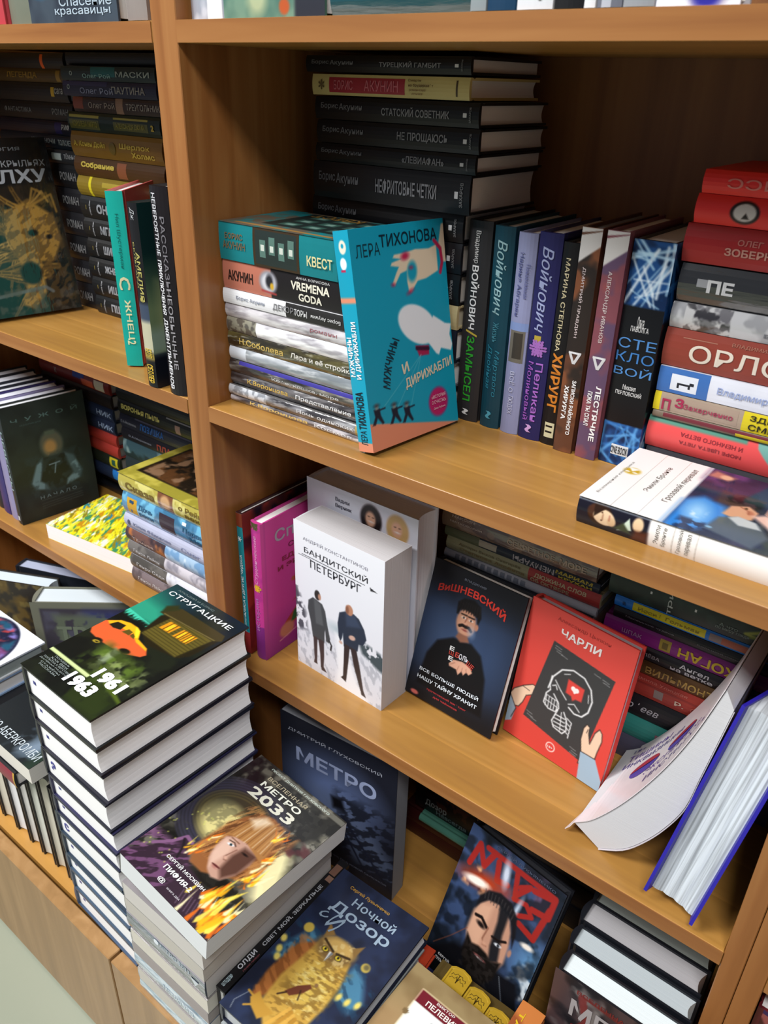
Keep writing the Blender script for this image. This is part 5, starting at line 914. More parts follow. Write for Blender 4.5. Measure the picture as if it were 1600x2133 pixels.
for i, (x, y, l) in enumerate(((.4435, -.0545, 'left gold tablet with floral engraving above the khaki cover'), (.4720, -.0615, 'middle gold tablet with floral engraving above the khaki cover'), (.5002, -.0670, 'right gold tablet with floral engraving beside the orange spine'))):
    t = empty('gold_tablet', (x, y, -.9222+.0003)); tag(t, l, 'tablet', GT); wd = .0270
    gm = mat('#b8962c', .3, metal=.25); dk = mat('#4a3a10', .4)
    V = [(0, -.055, 0), (wd, -.055, 0), (wd, 0, 0), (wd*.85, .003, 0), (wd*.5, .005, 0), (wd*.15, .003, 0), (0, 0, 0)]; n = len(V)
    V += [(a, b, .0040) for a, b, c in V]+[(wd/2+(a-wd/2)*.86, b*.97-.0018, .0040) for a, b, c in V]+[(wd/2+(a-wd/2)*.80, b*.96-.0024, .0032) for a, b, c in V]
    F = [tuple(range(n-1, -1, -1)), tuple(range(3*n, 4*n))]
    for q in range(3): F += [(q*n+k, q*n+(k+1) % n, (q+1)*n+(k+1) % n, (q+1)*n+k) for k in range(n)]
    mk('body', V, F, [gm], parent=t)
    V, F = [], []
    def stroke(p, w_=.0006):
        for (a, b), (c, d) in zip(p, p[1:]):
            L = math.hypot(c-a, d-b); nx, ny = -(d-b)/L*w_/2, (c-a)/L*w_/2; k = len(V)
            V.extend([(a+nx, b+ny, .0034), (c+nx, d+ny, .0034), (c-nx, d-ny, .0034), (a-nx, b-ny, .0034)]); F.append((k, k+1, k+2, k+3))
    cx = wd/2
    for s in (1, -1):
        stroke([(cx, -.004), (cx+s*.003, -.003), (cx+s*.005, -.006), (cx+s*.008, -.005), (cx+s*.009, -.008)]); stroke([(cx, -.010), (cx+s*.002, -.007), (cx+s*.004, -.010), (cx+s*.007, -.009), (cx+s*.009, -.012)]); stroke([(cx, -.013), (cx+s*.001, -.009), (cx+s*.0025, -.006)])
    stroke([(cx, -.003), (cx, -.014)], .001)
    mk('engraving', V, F, [dk], parent=t)
    tv, tf = textgeo('ЗАКРЫТО', 0); mk('lettering', [(cx+a*.012, -.022+b*.0022, .0034) for a, b in tv], tf, [dk], parent=t)
# ================================================================ bottom stacks on the counter
posed('dark paperback with a hooded girl and flames lying on top of the shrink wrapped stack', (.1434, .2033, .0290), (.1414, -.2596, -.7985), (-4.25, 4.34, -1.63), cover='#23221e', front=p_pifia, hard=False, step=.0009, rough=.22, pages='#dcdfe0', spine='#2b2a2a',
      ft=[T_('ПРОЕКТ ДМИТРИЯ ГЛУХОВСКОГО', .52, .965, .66, .018, '#d9e6dc', 0, .01), T_('ВСЕЛЕННАЯ', .46, .905, .44, .028, '#b5ab90', 0, .01), T_('МЕТРО', .46, .852, .44, .042, '#e6e9dc', 0, .03), T_('2033', .46, .775, .48, .070, '#dcdccc', 0, .03), T_('СЕРГЕЙ МОСКВИН', .48, .165, .42, .026, W1, 0, .02), T_('ПИФИЯ-2', .48, .115, .30, .032, W1, 0, .03), T_('@', .41, .050, .07, .030, W1), T_('КНИГА ДВА', .56, .040, .14, .012, '#c9c4cc')])
GX = 'shrink wrapped stack under the flame cover'
def sx(kind, lbl, z0, z1, cover, x0=.129, dx=0, **k):
    pg = k.pop('pages', '#d3cec8')
    if kind == 's': return flat(lbl, x0+dx+.134, -.2555, z0, z1, H=.134, W=.2, cover=cover, film=True, group=GX, pages=pg, hard=False, **k)
    return tailf(lbl, x0+dx, -.2555, z0, z1, W=.134, H=.2, cover=cover, film=True, group=GX, pages=pg, hard=False, **k)
sx('t', 'grey lilac wrapped paperback right under the flame cover, page edge outwards', -.855, -.8275, '#8f898c', dx=.003)
sx('t', 'beige grey wrapped paperback second under the flame cover', -.8785, -.8555, '#8a8480', dx=.001, pages='#c6c0b6')
sx('s', 'dark blue wrapped book whose spine has white letters, middle of the wrapped stack', -.9105, -.879, '#283448', sp=s_film_sheen('#222c3a', ['#33445a', '#4a5c70'], 5), st=[T_('МЕТРО 2033', .62, .72, .40, .18, '#aab6c0', 0, .02), T_('●', .40, .72, .06, .22, '#d9e0e6'), T_('▼', .88, .45, .10, .36, '#cfd8de'), R_(0, 1, .86, 1, '#a79fa8')])
sx('t', 'cream wrapped paperback below the dark blue wrapped spine', -.935, -.911, '#8d8784', dx=.001, pages='#dbd5c8')
sx('t', 'mauve grey wrapped paperback second below the dark blue wrapped spine', -.957, -.9355, '#7c7278', dx=-.001, pages='#a89f9c')
sx('s', 'steel blue and white wrapped book near the bottom of the wrapped stack', -.984, -.9575, '#55718c', dx=-.001, sp=s_film_sheen('#55708a', ['#8fa9bd', '#c2d0da'], 9), st=[T_('МЕТРО 2035', .6, .5, .4, .3, '#d6dfe6', 0, .03)])
sx('t', 'cream wrapped paperback second from the counter in the wrapped stack', -1.008, -.9845, '#8d8784', pages='#d0cac0')
sx('s', 'pale blue wrapped lowest book of the wrapped stack', S3, -1.0085, '#8aa0ae', sp=s_film_sheen('#6f8c9f', ['#b9c9d2'], 3))
Zs = [-.620, -.663, -.700, -.742, -.786, -.820, -.851, -.889, -.928, -.957, -.995, S3]
NM = ['topmost of the tall pale stack, orange car cover with large white 1961 and 1963', 'second from the top of the tall pale stack, brown black board', 'third from the top of the tall pale stack', 'fourth from the top of the tall pale stack', 'fifth from the top of the tall pale stack, small blue stamp', 'sixth from the top of the tall pale stack, orange and blue lower board', 'seventh from the top of the tall pale stack', 'fourth from the bottom of the tall pale stack', 'third from the bottom of the tall pale stack', 'second from the bottom of the tall pale stack', '', 'bottom hardback of the tall pale stack overhanging the cabinet door']
for i in range(len(Zs)-1):
    z1, z0 = Zs[i], Zs[i+1]; dx = [0, 0, .001, -.001, .0015, 0, -.004, -.002, -.003, -.002, -.003][i]
    c = ['#14181a', '#1c1a24', '#20202c', '#1a1c28', '#2b2a4a', '#1c2038', '#2a3848', '#263444', '#3a4c60', '#3a4c60', '#3f5068'][i]
    lbl = ('hardback '+NM[i]) if i < 10 else NM[11]
    tm = [R_(.12, .16, .50, .62, '#2c2f8a')] if i not in (3, 6) else [T_('Э' if i == 3 else 'С', .14, .45, .07, .34, '#2a2c9a', 0, .05)]
    book(lbl, .137, .2125, z1-z0-.0003, (-.031+dx, -.238, z0+.0001), (0, 0, R(-1.7+random.uniform(-.6, .6)*(i > 0))), cover=c, group='tall pale stack of matching hardbacks', pages='#fdfcfc',
         tt=tm, front=p_s61 if i == 0 else None, step=.0009, bulge=.003, rough=.3,
         back='#1a1d30', st=[],
         ft=[T_('АРКАДИЙ И БОРИС', .35, .965, .50, .022, '#6f8080', 0, .0), T_('СТРУГАЦКИЕ', .49, .915, .85, .045, '#e9eef0', 0, .012), T_('1961', .725, .225, .34, .085, '#f1f4f6', 0, .06), T_('1963', .59, .115, .34, .085, '#f1f4f6', 0, .06)]
            + [T_(s, .24, .150-.017*k, w_*1.5, .012, '#8f9a98') for k, (s, w_) in enumerate((('ПОЛДЕНЬ', .14), ('ХХII ВЕК', .16), ('ПОПЫТКА К БЕГСТВУ', .24), ('ДАЛЁКАЯ РАДУГА', .26), ('СТАЖЁРЫ', .18), ('РАССКАЗЫ', .16)))] if i == 0 else ())
# ================================================================ left bay, shelf under the top board
GA = 'dark stack beside the thick upright, upper left'
def la(lbl, z0, z1, cover, xr=-.197, y=.15, H=.2, **k): return flat(lbl, xr, y, z0, z1, H=H, cover=cover, group=GA, **k)
la('black book topmost in the stack beside the upright at upper left', -.0365, -.021, '#17171a', y=.16)
la('black and teal hardback second from the top, upper left stack', -.0540, -.0368, '#1e2a2c', st=[R_(.34, .60, .3, .95, '#1d5a5e'), T_('О', .12, .5, .03, .3, '#a9b4b4'), T_('Олег Рой', .40, .35, .3, .3, '#7fa3a3', 0, .01), T_('МАСКИ', .78, .5, .34, .38, '#8f9a98', 0, .02)])
la('dark violet hardback third from the top, upper left stack', -.0725, -.0543, '#25243c', st=[T_('О', .07, .6, .03, .3, '#a9b4b4'), T_('Олег Рой', .38, .4, .36, .4, '#8286a3', 0, .01), T_('ПАУТИНА', .72, .5, .34, .46, '#8d8a88', 0, .02), R_(.0, .5, .7, 1, '#34345a')])
la('brown and rust hardback fourth from the top, upper left stack', -.0910, -.0728, '#35241f', xr=-.188, H=.19, st=[R_(0, .12, .2, 1, '#7a3a2a'), R_(.5, .58, 0, 1, '#8a6a58'), T_('Олег Рой', .34, .5, .3, .4, '#8d7f78', 0, .01), T_('ТРЕУГОЛЬНИК', .8, .5, .36, .42, '#8d857f', 0, .02)])
la('dark green hardback with two gilt panels, upper left stack', -.1150, -.0913, '#1f2a22', bulge=.003, rough=.25, st=[R_(.02, .36, .72, .86, '#a3964a'), R_(.02, .36, .12, .62, '#57552c'), T_('КОРОЛЕВА МАРГО', .20, .40, .28, .30, '#8a8238', 0, .02), R_(.52, .88, .74, .84, '#a3964a'), R_(.52, .88, .2, .62, '#57552c'), T_('АЛЕКСАНДР ДЮМА', .70, .42, .30, .3, '#8a8238', 0, .02), T_('2', .93, .45, .03, .3, '#b8a03a', 0, .05)])
la('thick golden brown hardback with gilt titles, upper left stack', -.1475, -.1153, '#8a6428', bulge=.004, rough=.25, st=[T_('А. Конан Дойл', .22, .52, .36, .26, '#d0b04a', 0, .03), T_('Шерлок', .72, .56, .32, .26, '#d0b04a', 0, .03), T_('Холмс', .8, .28, .24, .22, '#d0b04a', 0, .03), T_('●', .48, .45, .07, .46, '#77602c')])
la('brown hardback with gilt dashes and a pinkish end, upper left stack', -.1725, -.1478, '#56381c', bulge=.004, st=[T_('Собрание', .28, .6, .38, .36, '#e0c65a', 0, .05), R_(.5, .6, .1, .9, '#9a5a3a')])
la('olive gold hardback with a bright yellow ring, upper left stack', -.1990, -.1728, '#8a7428', bulge=.005, rough=.25, st=[R_(.14, .17, 0, 1, '#e0cf2c'), R_(.3, .6, .55, .8, '#b09a3c')])
NN = ['first', 'second', 'third', 'fourth', 'fifth', 'sixth']
zz = [-.1992, -.2295, -.2575, -.2855, -.3135, -.3415, S1]
for i in range(6):
    la(NN[i]+' from the top of the six matching black volumes with white lettering', zz[i+1], zz[i]-.0002, '#1a1c1e', bulge=.004, y=.150+.001*(i % 3), st=[T_('Стивен Кинг', .12, .5, .10, .12, '#a9abb0', 90), R_(.07, .075, .4, .6, '#8a7c3a'), T_(['ОНО', 'МГЛА', 'ШИНА', 'ЖНЕЦ', 'ИШН', 'ПШН'][i], .30, .5, .19, .42, '#8d9096', 0, .05)])
GB = 'very dark stack at the far upper left'
zb = [-.0215, -.0410, -.0585, -.0825, -.106, -.1245, -.1435, -.1625, -.195, -.228, -.262, -.297, -.332, S1]
cb_ = ['#1c1a1b', '#4a3820', '#202124', '#1c1d20', '#1b1c2c', '#1a2430', '#2a2c30', '#17181b', '#1b1b20', '#202024', '#18191c', '#1d1e22', '#191a1e']
nb_ = ['black book with a small orange mark', 'golden brown lettered book', 'charcoal book with a yellow emblem', 'black book with a grey plate', 'dark book with a violet patch', 'navy black book with white lettering', 'black book with a pale grey plate', 'black book level with the tentacle cover top', 'black book behind the tentacle cover, upper', 'black book behind the tentacle cover, second', 'black book behind the tentacle cover, third', 'black book behind the tentacle cover, fourth', 'black bottom book behind the tentacle cover']
for i in range(13):
    st = [T_('ФАНТАСТИКА', .3, .5, .36, .3, '#77787a', 0, .01), T_('РОМАН', .85, .5, .2, .35, '#77787a', 0, .02)]
    if i == 0: st = [R_(.72, .755, .0, .9, '#d0541a')]
    if i == 1: st = [T_('ЛЕГЕНДА', .45, .5, .4, .5, '#8a6a2c', 0, .03), R_(.88, .93, .1, .9, '#8a6a2c')]
    if i == 2: st = [R_(.80, .84, .3, .8, '#c09a2c'), T_('сага', .9, .6, .1, .3, '#a9a9aa')]
    if i == 4: st = [R_(.78, .86, .1, .9, '#26225a'), T_('РИФ', .92, .6, .1, .4, '#b9b9bc', 0, .02)]
    if i == 5: st = [T_('КНИГА НОЧИ', .6, .55, .3, .35, '#a9b4bb', 0, .01), T_('ТОЛКИЕН', .88, .5, .18, .4, '#a9b4bb', 0, .02)]
    if i == 6: st = [R_(.66, .78, .25, .75, '#a9b4b4'), T_('ТЁМНЫЙ', .9, .6, .16, .4, '#a9abb0', 0, .02)]
    flat(nb_[i]+' in the far upper left stack', -.4035+(.003 if i in (3, 6) else -.002), .1605+.001*(i % 2), zb[i+1], zb[i]-.0002, H=.2, cover=cb_[i], group=GB, st=st, bulge=.003)
posed('large dark hardback with golden tentacles, leaning at the far left edge', (.157, .24, .030), (-.4800, -.0050, S1+.0002+.0055), (0, 0, 0), cover='#141518', front=p_tent, step=.0012, film=True,
      ft=[T_('НА ЧЁРНЫХ КРЫЛЬЯХ', .50, .865, .9, .045, '#9a9ca3', 0, .0), T_('КТУЛХУ', .52, .79, .84, .075, '#a3a6ae', 0, .03), T_('АНТОЛОГИЯ', .5, .94, .5, .02, '#77797f')])
BOOKS[-1].rotation_euler = (Matrix.Rotation(R(-10), 3, 'Z')@Matrix.Rotation(R(-10.5), 3, 'Y')@Matrix(((0, 0, 1), (1, 0, 0), (0, 1, 0)))).to_euler(); BOOKS[-1].location.z = S1+.0003
posed('thin turquoise spined hardback with a ring emblem, angled at the left bay front', (.13, .2055, .0200), (-.1444, .0239, -.3676), (89.7, .8, 127.07), cover='#d05a5a', spine='#16a699', back='#16a699', bulge=.0006,
      st=[T_('Нил Шустерман', .27, .5, .30, .26, '#11655e', 0, .0), T_('C', .505, .5, .075, .66, '#d8cfa4', 0, .02), T_('ЖНЕЦ', .72, .5, .24, .42, '#e3e0b0', 0, .02), T_('2', .855, .5, .025, .5, '#e3e0b0', 0, .02)])
stand('black spined hardback with gold letters and a green and cream cover, left bay front', -.0707, .019, -.0011, S1, cover='#16201f', spine='#17171a', front=p_amel, sp=s_amel, bulge=.002, ty=-.4,
      st=[T_('Дж.', .06, .5, .06, .4, '#b9bcc0', 0, .0, .3), T_('БЕЛЬГАРД', .32, .3, .24, .18, '#a9a05a', 0, .0), T_('АМЕЛИЯ', .38, .6, .26, .3, '#b0a860', 0, .02), T_('❦', .50, .5, .03, .3, '#a9a05a'), T_('БЕСТ', .80, .5, .05, .6, '#c0a63a', 0, .02), T_('СЕЛЛЕР', .92, .5, .11, .55, '#c9a83a', 0, .03)])
stand('tall black hardback with two columns of silver foil lettering against the thick upright', -.0330, .0275, -.0012, S1, H=.225, rz=3, cover='#1d191c', bulge=.004, rough=.3,
      st=[T_('НЕВЕРОЯТНЫЕ', .17, .33, .28, .26, '#c4c4c9', 0, .02), T_('ПРИКЛЮЧЕНИЯ', .46, .33, .26, .26, '#dcdce0', 0, .03), T_('ДЖЕНТЛЬМЕНОВ', .79, .33, .36, .30, '#dcdce0', 0, .03), T_('РАССКАЗЫ', .30, .70, .34, .2, '#77747a', 0, .01), T_('НЕОБЫЧНЫЕ', .66, .70, .40, .2, '#9a979c', 0, .01)])
# ================================================================ left bay, middle shelf
posed('dark green black hardback with an astronaut figure on its cover, last of a leaning row', (.1393, .2092, .0200), (-.5155, .0164, -.7209), (94, 0, 83.07+0), cover='#1c2321', spine='#20262b', front=p_alien, step=.0012, pages='#dadde2',
      ft=[T_('Ч  У  Ж  О  Й', .50, .88, .80, .040, '#5f7a78', 0, .01), T_('ИЗОЛЯЦИЯ', .32, .83, .25, .014, '#4a5c5a'), T_('Н А Ч А Л О', .50, .19, .46, .028, '#6f8388', 0, .01)],
      st=[T_('НЕВЕСТЫ', .45, .5, .5, .4, '#8fa3a6', 0, .02), R_(.93, .97, .35, .65, '#c9cccf')])
BOOKS[-1].rotation_euler = (Matrix.Rotation(R(-7), 3, 'Z')@Matrix(((0, 0, 1), (1, 0, 0), (0, 1, 0)))).to_euler(); BOOKS[-1].location = (-.5120, .0164, S2+.0002)
GR2 = 'row of hardbacks behind the astronaut cover'
for i, (c, l, T) in enumerate((('#8c86ac', 'lavender spined hardback directly behind the astronaut cover', .027), ('#332a68', 'violet spined hardback second behind the astronaut cover', .030), ('#1d222c', 'dark hardback third behind the astronaut cover', .022), ('#1f2433', 'dark hardback fourth behind the astronaut cover', .022), ('#23242c', 'dark hardback fifth behind the astronaut cover', .034), ('#1b1c22', 'dark hardback farthest behind the astronaut cover', .030))):
    x = -.5135-sum((.027, .030, .022, .022, .034, .030)[:i+1])-.001*i
    if x < -.692: continue
    stand(l, x, T, .020+.003*i, S2, H=.207, rz=-7, cover=c, pages='#dfe2ee', group=GR2, bulge=.002)
flat('yellow and green painted hardback lying flat with white page edges outwards', -.2238, .0417, S2, -.6950, H=.2, W=.128, rz=6.65, cover='#e3d61e', pages='#f6f3f3', front=p_gogh, step=.0012, hard=False)
b_ = BOOKS[-1]; M = Matrix.Rotation(R(90+6.65), 3, 'Z'); b_.location = Vector((-.2238, .0417, S2+.0001))+M@Vector((.128, .2, 0)); b_.rotation_euler = (0, 0, R(270+6.65))
GK2 = 'fantasy stack at the front of the left middle shelf'
def sk(lbl, z0, z1, cover, dx=0, **k): return flat(lbl, -.0125+dx, .030, z0, z1, H=.2, W=.132, cover=cover, group=GK2, **k)
sk('gold framed hardback topmost of the front stack on the left middle shelf', -.5685, -.539, '#b5aa4a', bulge=.004, rough=.22, film=True, front=p_gold, sp=mixs(s_noise('#b3a647', ['#d8cf78'], 14, 3), lambda p: (p.re(.44, -1, .60, 2, '#7a4a2a'), p.el(.52, .5, .05, .05, '#c99a6a', 0, .02), p.re(.60, -1, .62, 2, '#cfc67a'))),
   st=[T_('Сказа', .24, .45, .32, .44, '#6f5a20', 0, .05), T_('о Рейне', .80, .62, .28, .26, '#6f5a20', 0, .03), T_('веке', .82, .3, .2, .2, '#6f5a20', 0, .02)])
sk('sky blue hardback with a yellow square and dark picture, second of the front stack', -.6045, -.569, '#4f8fb8', dx=.002, bulge=.005, rough=.22, film=True, sp=s_noise('#4a86b0', ['#6fb3d4', '#3a6f92'], 12, 7), st=[R_(.06, .17, .15, .85, '#c99a2c'), T_('7', .115, .5, .05, .55, '#2a4a6a', 0, .05), T_('Дочь', .27, .62, .16, .26, '#2f5a7c', 0, .04), T_('реки', .27, .3, .16, .22, '#2f5a7c', 0, .03), R_(.42, .58, .1, .85, '#3a2e38'), T_('Первый', .80, .6, .26, .26, '#2f5a7c', 0, .03), T_('меч', .82, .3, .18, .22, '#2f5a7c', 0, .03), R_(.66, .70, .78, .9, '#e3ecf2')])
sk('pale lilac hardback third of the front stack, left middle shelf', -.6275, -.605, '#b4b6cc', bulge=.004, st=[T_('Юлия Фёдорова', .32, .5, .42, .28, '#777c9a'), T_('Снег', .74, .5, .2, .28, '#8a90b0'), T_('●', .06, .5, .03, .4, '#4a4f6a')])
sk('orange brown to icy blue hardback fourth of the front stack', -.6505, -.628, '#8fa9c4', dx=-.001, bulge=.004, sp=mixs(s_noise('#9fb8d0', ['#d3dde8', '#6f95bb'], 12, 5), blk(0, .45, '#6a4a44', ['#a8663a', '#3c2e34'], 10, 3)), st=[T_('Тёмная', .2, .4, .24, .26, '#c4a9a0')])
sk('grey brown hardback with pale right half, fifth of the front stack', -.6735, -.651, '#a9a3ab', bulge=.004, sp=mixs(s_noise('#b0aab2', ['#8f8a94', '#c9c2c8'], 12, 8), blk(0, .42, '#55504e', ['#6f6a66'], 12, 4)), st=[T_('Генри Лайон', .22, .5, .3, .28, '#c4c0bf', 0, .01)])
sk('charcoal and white hardback sixth of the front stack', -.6975, -.674, '#d0cfd6', dx=.001, bulge=.004, sp=mixs(s_noise('#d8d7de', ['#b9b6bf'], 12, 9), blk(0, .42, '#4c4844', ['#66615c'], 12, 6)), st=[T_('Генри Олди', .24, .5, .32, .28, '#c4c0bf', 0, .01)])
sk('mauve grey bottom hardback of the front stack beside the yellow cover', S2, -.698, '#aaa0a8', bulge=.004, sp=mixs(s_noise('#c9c3cb', ['#9a929c'], 12, 11), blk(0, .46, '#5a4e50', ['#7a6c6e'], 12, 7)), st=[T_('Генри Лайон', .24, .5, .32, .28, '#c4bfc0', 0, .01)])
GC = 'back stack with page ends showing, left middle shelf'
zc = [-.489, -.5135, -.538, -.5615, -.5855, -.6065, -.628, -.651, -.675, -.699, S2]
cc = ['#6a2320', '#241c1e', '#26304c', '#232c44', '#a2362f', '#a83a32', '#22281f', '#1f2a44', '#2a2a30', '#202228']
nc = ['dark red hardback with a blue patch', 'black brown hardback, second from the top,', 'navy hardback with pale blue marks', 'second navy hardback', 'coral red spined hardback', 'lower coral red spined hardback', 'yellow ringed black hardback', 'dark hardback with a bright blue patch', 'dark hardback second from the shelf', 'dark bottom hardback']
for i in range(10):
    st = []
    if i == 0: st = [R_(.50, .66, .5, 1, '#1c3c8a'), R_(.62, .78, .1, .6, '#c0583c'), R_(.80, .93, .1, .8, '#b9b0a0'), T_('К', .25, .5, .03, .4, '#a9a09a')]
    if i in (2, 3): st = [T_('НИК', .88, .5, .2, .4, '#8fa0c0', 0, .02)]
    if i == 6: st = [R_(.86, .97, .1, .9, '#c9bd2c'), R_(.89, .94, .25, .75, '#2c5a4a')]
    if i == 7: st = [R_(.88, .98, .1, .9, '#2a7ad0')]
    flat(nc[i]+' in the stack behind the astronaut cover', -.4135, .163+(.022 if i > 7 else 0), zc[i+1], zc[i]-.0002, H=.205, W=.12, cover=cc[i], group=GC, st=st, bulge=.003, pages='#8f8b90' if i > 3 else '#a39ea0')
GD_ = 'back stack nearest the upright, left middle shelf'
zd = [-.490, -.513, -.5375, -.562, -.5835, -.615, -.650, -.686, S2]
cd = ['#16161a', '#141416', '#232438', '#1c1a24', '#3a5660', '#2a3438', '#1f2226', '#1c1d22']
nd = ['black book tucked under the board', 'black hardback with bright gilt lettering', 'blue black hardback with blue letters', 'black hardback with orange red letters', 'teal grey misty hardback', 'slate hardback below the misty one', 'dark grey hardback', 'dark bottom hardback']
for i in range(8):
    st = []
    if i == 1: st = [T_('ВОРОНЬЯ ПЫЛЬ', .30, .60, .50, .34, '#d9cf7a', 0, .04), R_(.62, 1, .9, .98, '#9a9aa0'), R_(.73, .79, .1, .7, '#b08a80')]
    if i == 2: st = [T_('О.А.Яковлева', .12, .5, .2, .2, '#8d90a3'), T_('ЛОВУШКА', .42, .55, .3, .5, '#2f62b0', 0, .03), R_(.2, 1, .9, 1, '#55536a')]
    if i == 3: st = [T_('О.А.Морозова', .25, .5, .3, .2, '#8d90a3'), T_('ПЛАМЯ', .62, .5, .3, .5, '#b04a3a', 0, .03)]
    flat(nd[i]+' in the back stack near the upright, left middle shelf', -.197, .165+(.02 if i > 6 else 0), zd[i+1], zd[i]-.0002, H=.2, W=.12, cover=cd[i], group=GD_, st=st, bulge=.003, sp=s_noise('#3a5560', ['#7f959a', '#26363a'], 8, 5) if i == 4 else None)
# ================================================================ left bay, bottom
posed('large grey framed hardback with a stone relief title, standing angled at lower left', (.17, .24, .0443), (-.4060, -.0208, -1.0296), (90.5, 0, 38.7), cover='#77786a', front=p_troy, pages='#cdd6dc', bulge=.005, ft=[T_('ТРОИ', .52, .74, .62, .13, '#7d8874', 0, .05), T_('ЗАГАДКИ', .52, .60, .5, .06, '#6d7866', 0, .04)])
posed('dark brown hardback with a gilded pattern standing left of the grey framed one', (.17, .2299, .0324), (-.5669, -.0589, -1.0288), (88.6, 0, 25.8), cover='#26221e', front=p_grim, pages='#cdd9e2')
posed('dark hardback with pale page top behind the grey framed one at lower left', (.17, .2299, .0281), (-.5185, .0160, -1.0296), (89.3, 0, 20.9), cover='#1c2028', pages='#a9b0c8', spine='#1c2028')
posed('grey lilac wrapped hardback with a peach spine, right of the grey framed one', (.15, .228, .030), (-.2620, .1000, -1.0296), (89, 0, 10), cover='#7a7688', spine='#c49a78', film=True, pages='#b9bcd0', front=s_noise('#77748a', ['#5a5c5c', '#9a98a8'], 9, 4), bulge=.003)
GV = 'upright books with pale page edges outwards at lower left'
xs = [-.470, -.4385, -.4070, -.3755, -.3440, -.3125, -.2790, -.2440, -.2050, -.1685, -.1370, -.1040, -.0710]; n_up = ['farthest left', 'second from the left', 'third from the left', 'fourth from the left', 'fifth from the left', 'eighth from the right end', 'seventh from the right end', 'sixth from the right end', 'fifth from the right end', 'fourth from the right end', 'third from the right end', 'second from the right end', 'last, nearest the tall pale stack,']
for i, x in enumerate(xs):
    T = (xs[i+1]-x-.003) if i+1 < len(xs) else .0325
    # fore edge to the viewer
    M = Matrix(((0, 0, -1), (-1, 0, 0), (0, 1, 0)))
    c = ['#1b1a1c', '#8a5a56', '#77727a', '#5a5a56', '#1b1a1c'][i % 5]
    book('upright book '+n_up[i]+' in the low row of pale page edges', .13, .177, T, (x+T, -.2235+.13, S3+.0001), M.to_euler(), cover='#1c1b1d', spine=c, back='#26262a', pages=['#efeef0', '#e3e0dc', '#dfe0d6', '#d9d3c2'][i % 4], group=GV)
flat('black and crimson spined book lying on the low upright row', -.100, -.2500, -.8525, -.8265, H=.24, W=.16, cover='#1b1c20', group='books lying on the low upright row', pages='#efeae4', st=[R_(.80, .985, 0, 1, '#8a2038'), T_('ФЭНТЕЗИ', .62, .5, .26, .36, '#a9abb0', 0, .02), R_(.985, 1, 0, 1, '#c9a03a')])
flat0('dark paperback with white smoke and pale capitals lying beside the tall pale stack', -.2000, -.2435, -.8262, -.8000, .1345, .21, 0, cover='#1c2226', front=p_aber, pages='#e3ded4', hard=False, step=.0012, rough=.25, group='books lying on the low upright row', ft=[T_('ДЖО АБЕРКРОМБИ', .50, .075, .92, .075, '#c3cdd4', 0, .0)])
flat('pale blue striped book propping the round picture cover at lower left', -.2480, -.2480, -.8262, -.8015, H=.2, W=.145, cover='#8fa9cc', group='books lying on the low upright row', st=[R_(0, 1, .1, .3, '#3a4a9a'), R_(0, 1, .55, .75, '#e6eef2')])
flat('white hardback with a round nebula picture lying at the lower left edge', -.2480, -.2480, -.8012, -.7770, H=.2, W=.1425, cover='#dfe3e8', front=p_ball, pages='#9aa39f', group='books lying on the low upright row', rough=.25)
# ================================================================ top board
GTOP = 'books standing along the top board'
stand('film wrapped silver white book standing at the left end of the top board, right bay', .0405, .044, .010, .0003, cover='#a9adb8', film=True, rough=.2, group=GTOP, bulge=.005, sp=mixs(s_noise('#9fa5b2', ['#c9ccd6'], 9, 4), blk(0, 1.1, '#ffffff', (), 1, 1, .62, .95)))
book('sage green picture book facing out on the top board with a small orange patch', .118, .20, .02, (.087, .012+.02, 0.0002), (R(90), 0, 0), cover='#4f7468', front=lambda p: (p.no('#6f8f7c', .5, 5, 5, 3), p.el(.35, .08, .1, .12, '#a9b48f', 0, .08), p.el(.62, .04, .05, .05, '#b5562c', 0, .02), p.re(.72, -.1, 1.1, .3, '#2b2e38', .03)), group=GTOP)
stack_top = [('#0f4a54', 0.0002, .030, 'dark teal lying book with white capitals on the top board'), ('#2b6a70', .0305, .052, 'teal lying book above the white lettered one on the top board')]
for c, a, b, l in stack_top:
    flat(l, .345, .012, a, b, H=.135, W=.13, cover=c, group=GTOP, bulge=.004, film=True, st=[T_('ЧЕТЫРЕ', .22, .62, .26, .4, '#4f8f98', 0, .02), T_('ВСЕРОССИЙСКИЙ', .60, .64, .46, .44, '#c3d6dc', 0, .05), T_('@', .93, .6, .08, .6, '#d6dde0', 0, .05)])
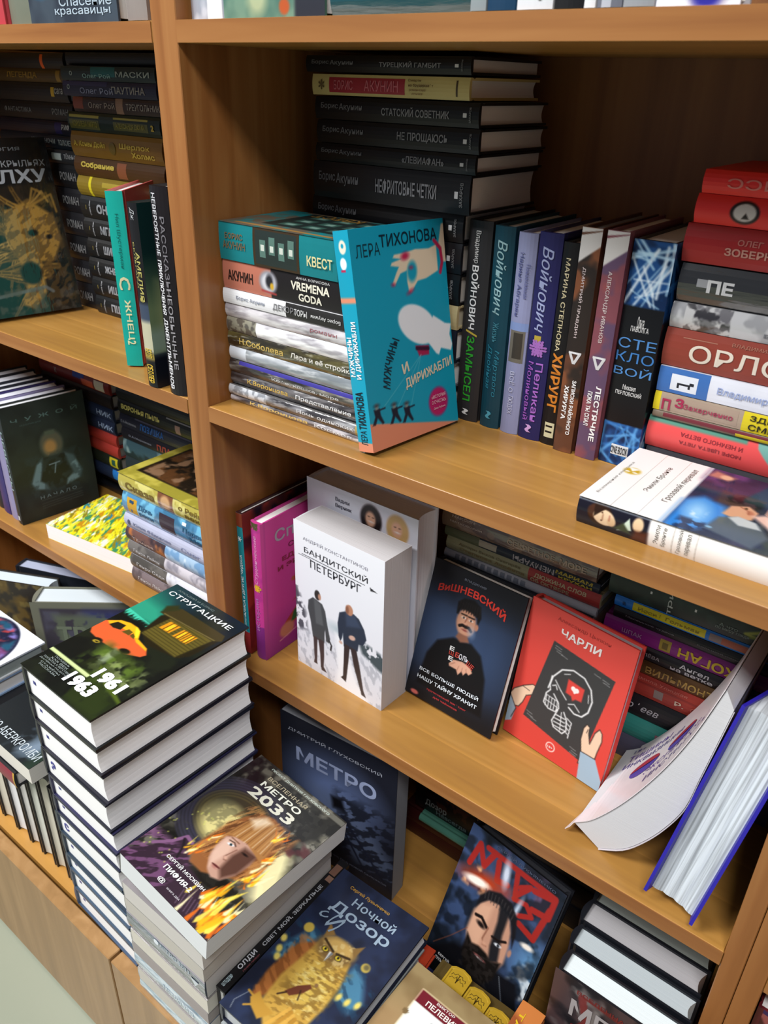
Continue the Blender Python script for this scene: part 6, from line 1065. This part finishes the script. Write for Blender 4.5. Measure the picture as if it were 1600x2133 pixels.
for x, T, c, l, st in ((.347, .0125, '#8a9498', 'narrow grey spine on the top board', []), (.3605, .0215, '#1d4a6e', 'blue spine on the top board', [R_(.85, 1, 0, 1, '#163a58')]), (.3835, .0265, '#d6dae0', 'white spine with black letters on the top board', [T_('НАТ', .93, .5, .09, .4, '#22252c', 0, .05)]), (.4115, .0205, '#16171a', 'black spine on the top board', []), (.433, .0075, '#dde1e6', 'thin white spine on the top board', []), (.4415, .0165, '#6a6f7c', 'film wrapped grey spine on the top board', [R_(.9, 1, .2, .6, '#aeb4c0')]), (.4590, .0195, '#d9dde6', 'wide white spine on the top board', [R_(.975, 1, 0, 1, '#8f959c')])):
    stand(l, x, T, .004, .0003, H=.205, cover=c, group=GTOP, st=st, film='film' in l)
book('white book with a violet oval facing out at the right of the top board', .05, .20, .02, (.4800, .006+.02, 0.0002), (R(90), 0, 0), cover='#cfcfd8', front=lambda p: (p.re(-.1, -.1, 1.1, 1.1, '#dfe3ee'), p.el(.62, .07, .30, .36, '#b9b4c8', 0, .05), p.el(.60, .06, .22, .28, '#2c2a9a', 0, .08)), group=GTOP)
book('dark brown book at the right end of the top board', .14, .20, .02, (.5320, .05+.02, 0.0002), (R(90), 0, 0), cover='#33281e', group=GTOP)
stand('red and white spine at the far left of the top board', -.310, .045, .004, .0003, cover='#b9414a', bulge=.004, group=GTOP, st=[R_(.82, 1, .0, .2, '#7a2f38'), R_(.86, .985, .25, .72, '#dfe3f0')])
stand('olive grey spine on the top board, left bay', -.263, .054, .010, .0003, cover='#6f7466', H=.19, bulge=.004, group=GTOP, st=[R_(.80, .82, 0, 1, '#c9d6d6')])
book('dark blue hardback with two pale text lines facing out on the top board', .152, .21, .03, (-.2060, .004+.03, 0.0002), (R(90), 0, 0), cover='#262f3c', film=True, group=GTOP, front=lambda p: (p.no('#3a4652', .5, 5, 4, 3), p.el(.15, .19, .14, .1, '#1f7ab0', 0, .08), p.el(.35, .2, .12, .08, '#2c8a8a', 0, .1)), ft=[T_('Спасение', .66, .088, .58, .040, '#a9b9c6', 0, .01), T_('красавицы', .62, .042, .62, .034, '#a9b9c6', 0, .01)])
stand('film wrapped grey spine against the thick upright on the top board', -.040, .030, .003, .0003, cover='#8f857f', film=True, group=GTOP)
# neighbouring bookcase
stand('dark red leather grained book standing just inside the neighbouring bookcase', .7240, .05, .004, S3, H=.262, W=.14, cover='#5a1c22', bulge=.001, sp=s_noise('#5f2228', ['#8a4a48', '#3a1418'], 14, 4), st=[R_(0, .02, 0, 1, '#2a1c4a'), R_(0, 1, 0, .1, '#4a141c')])
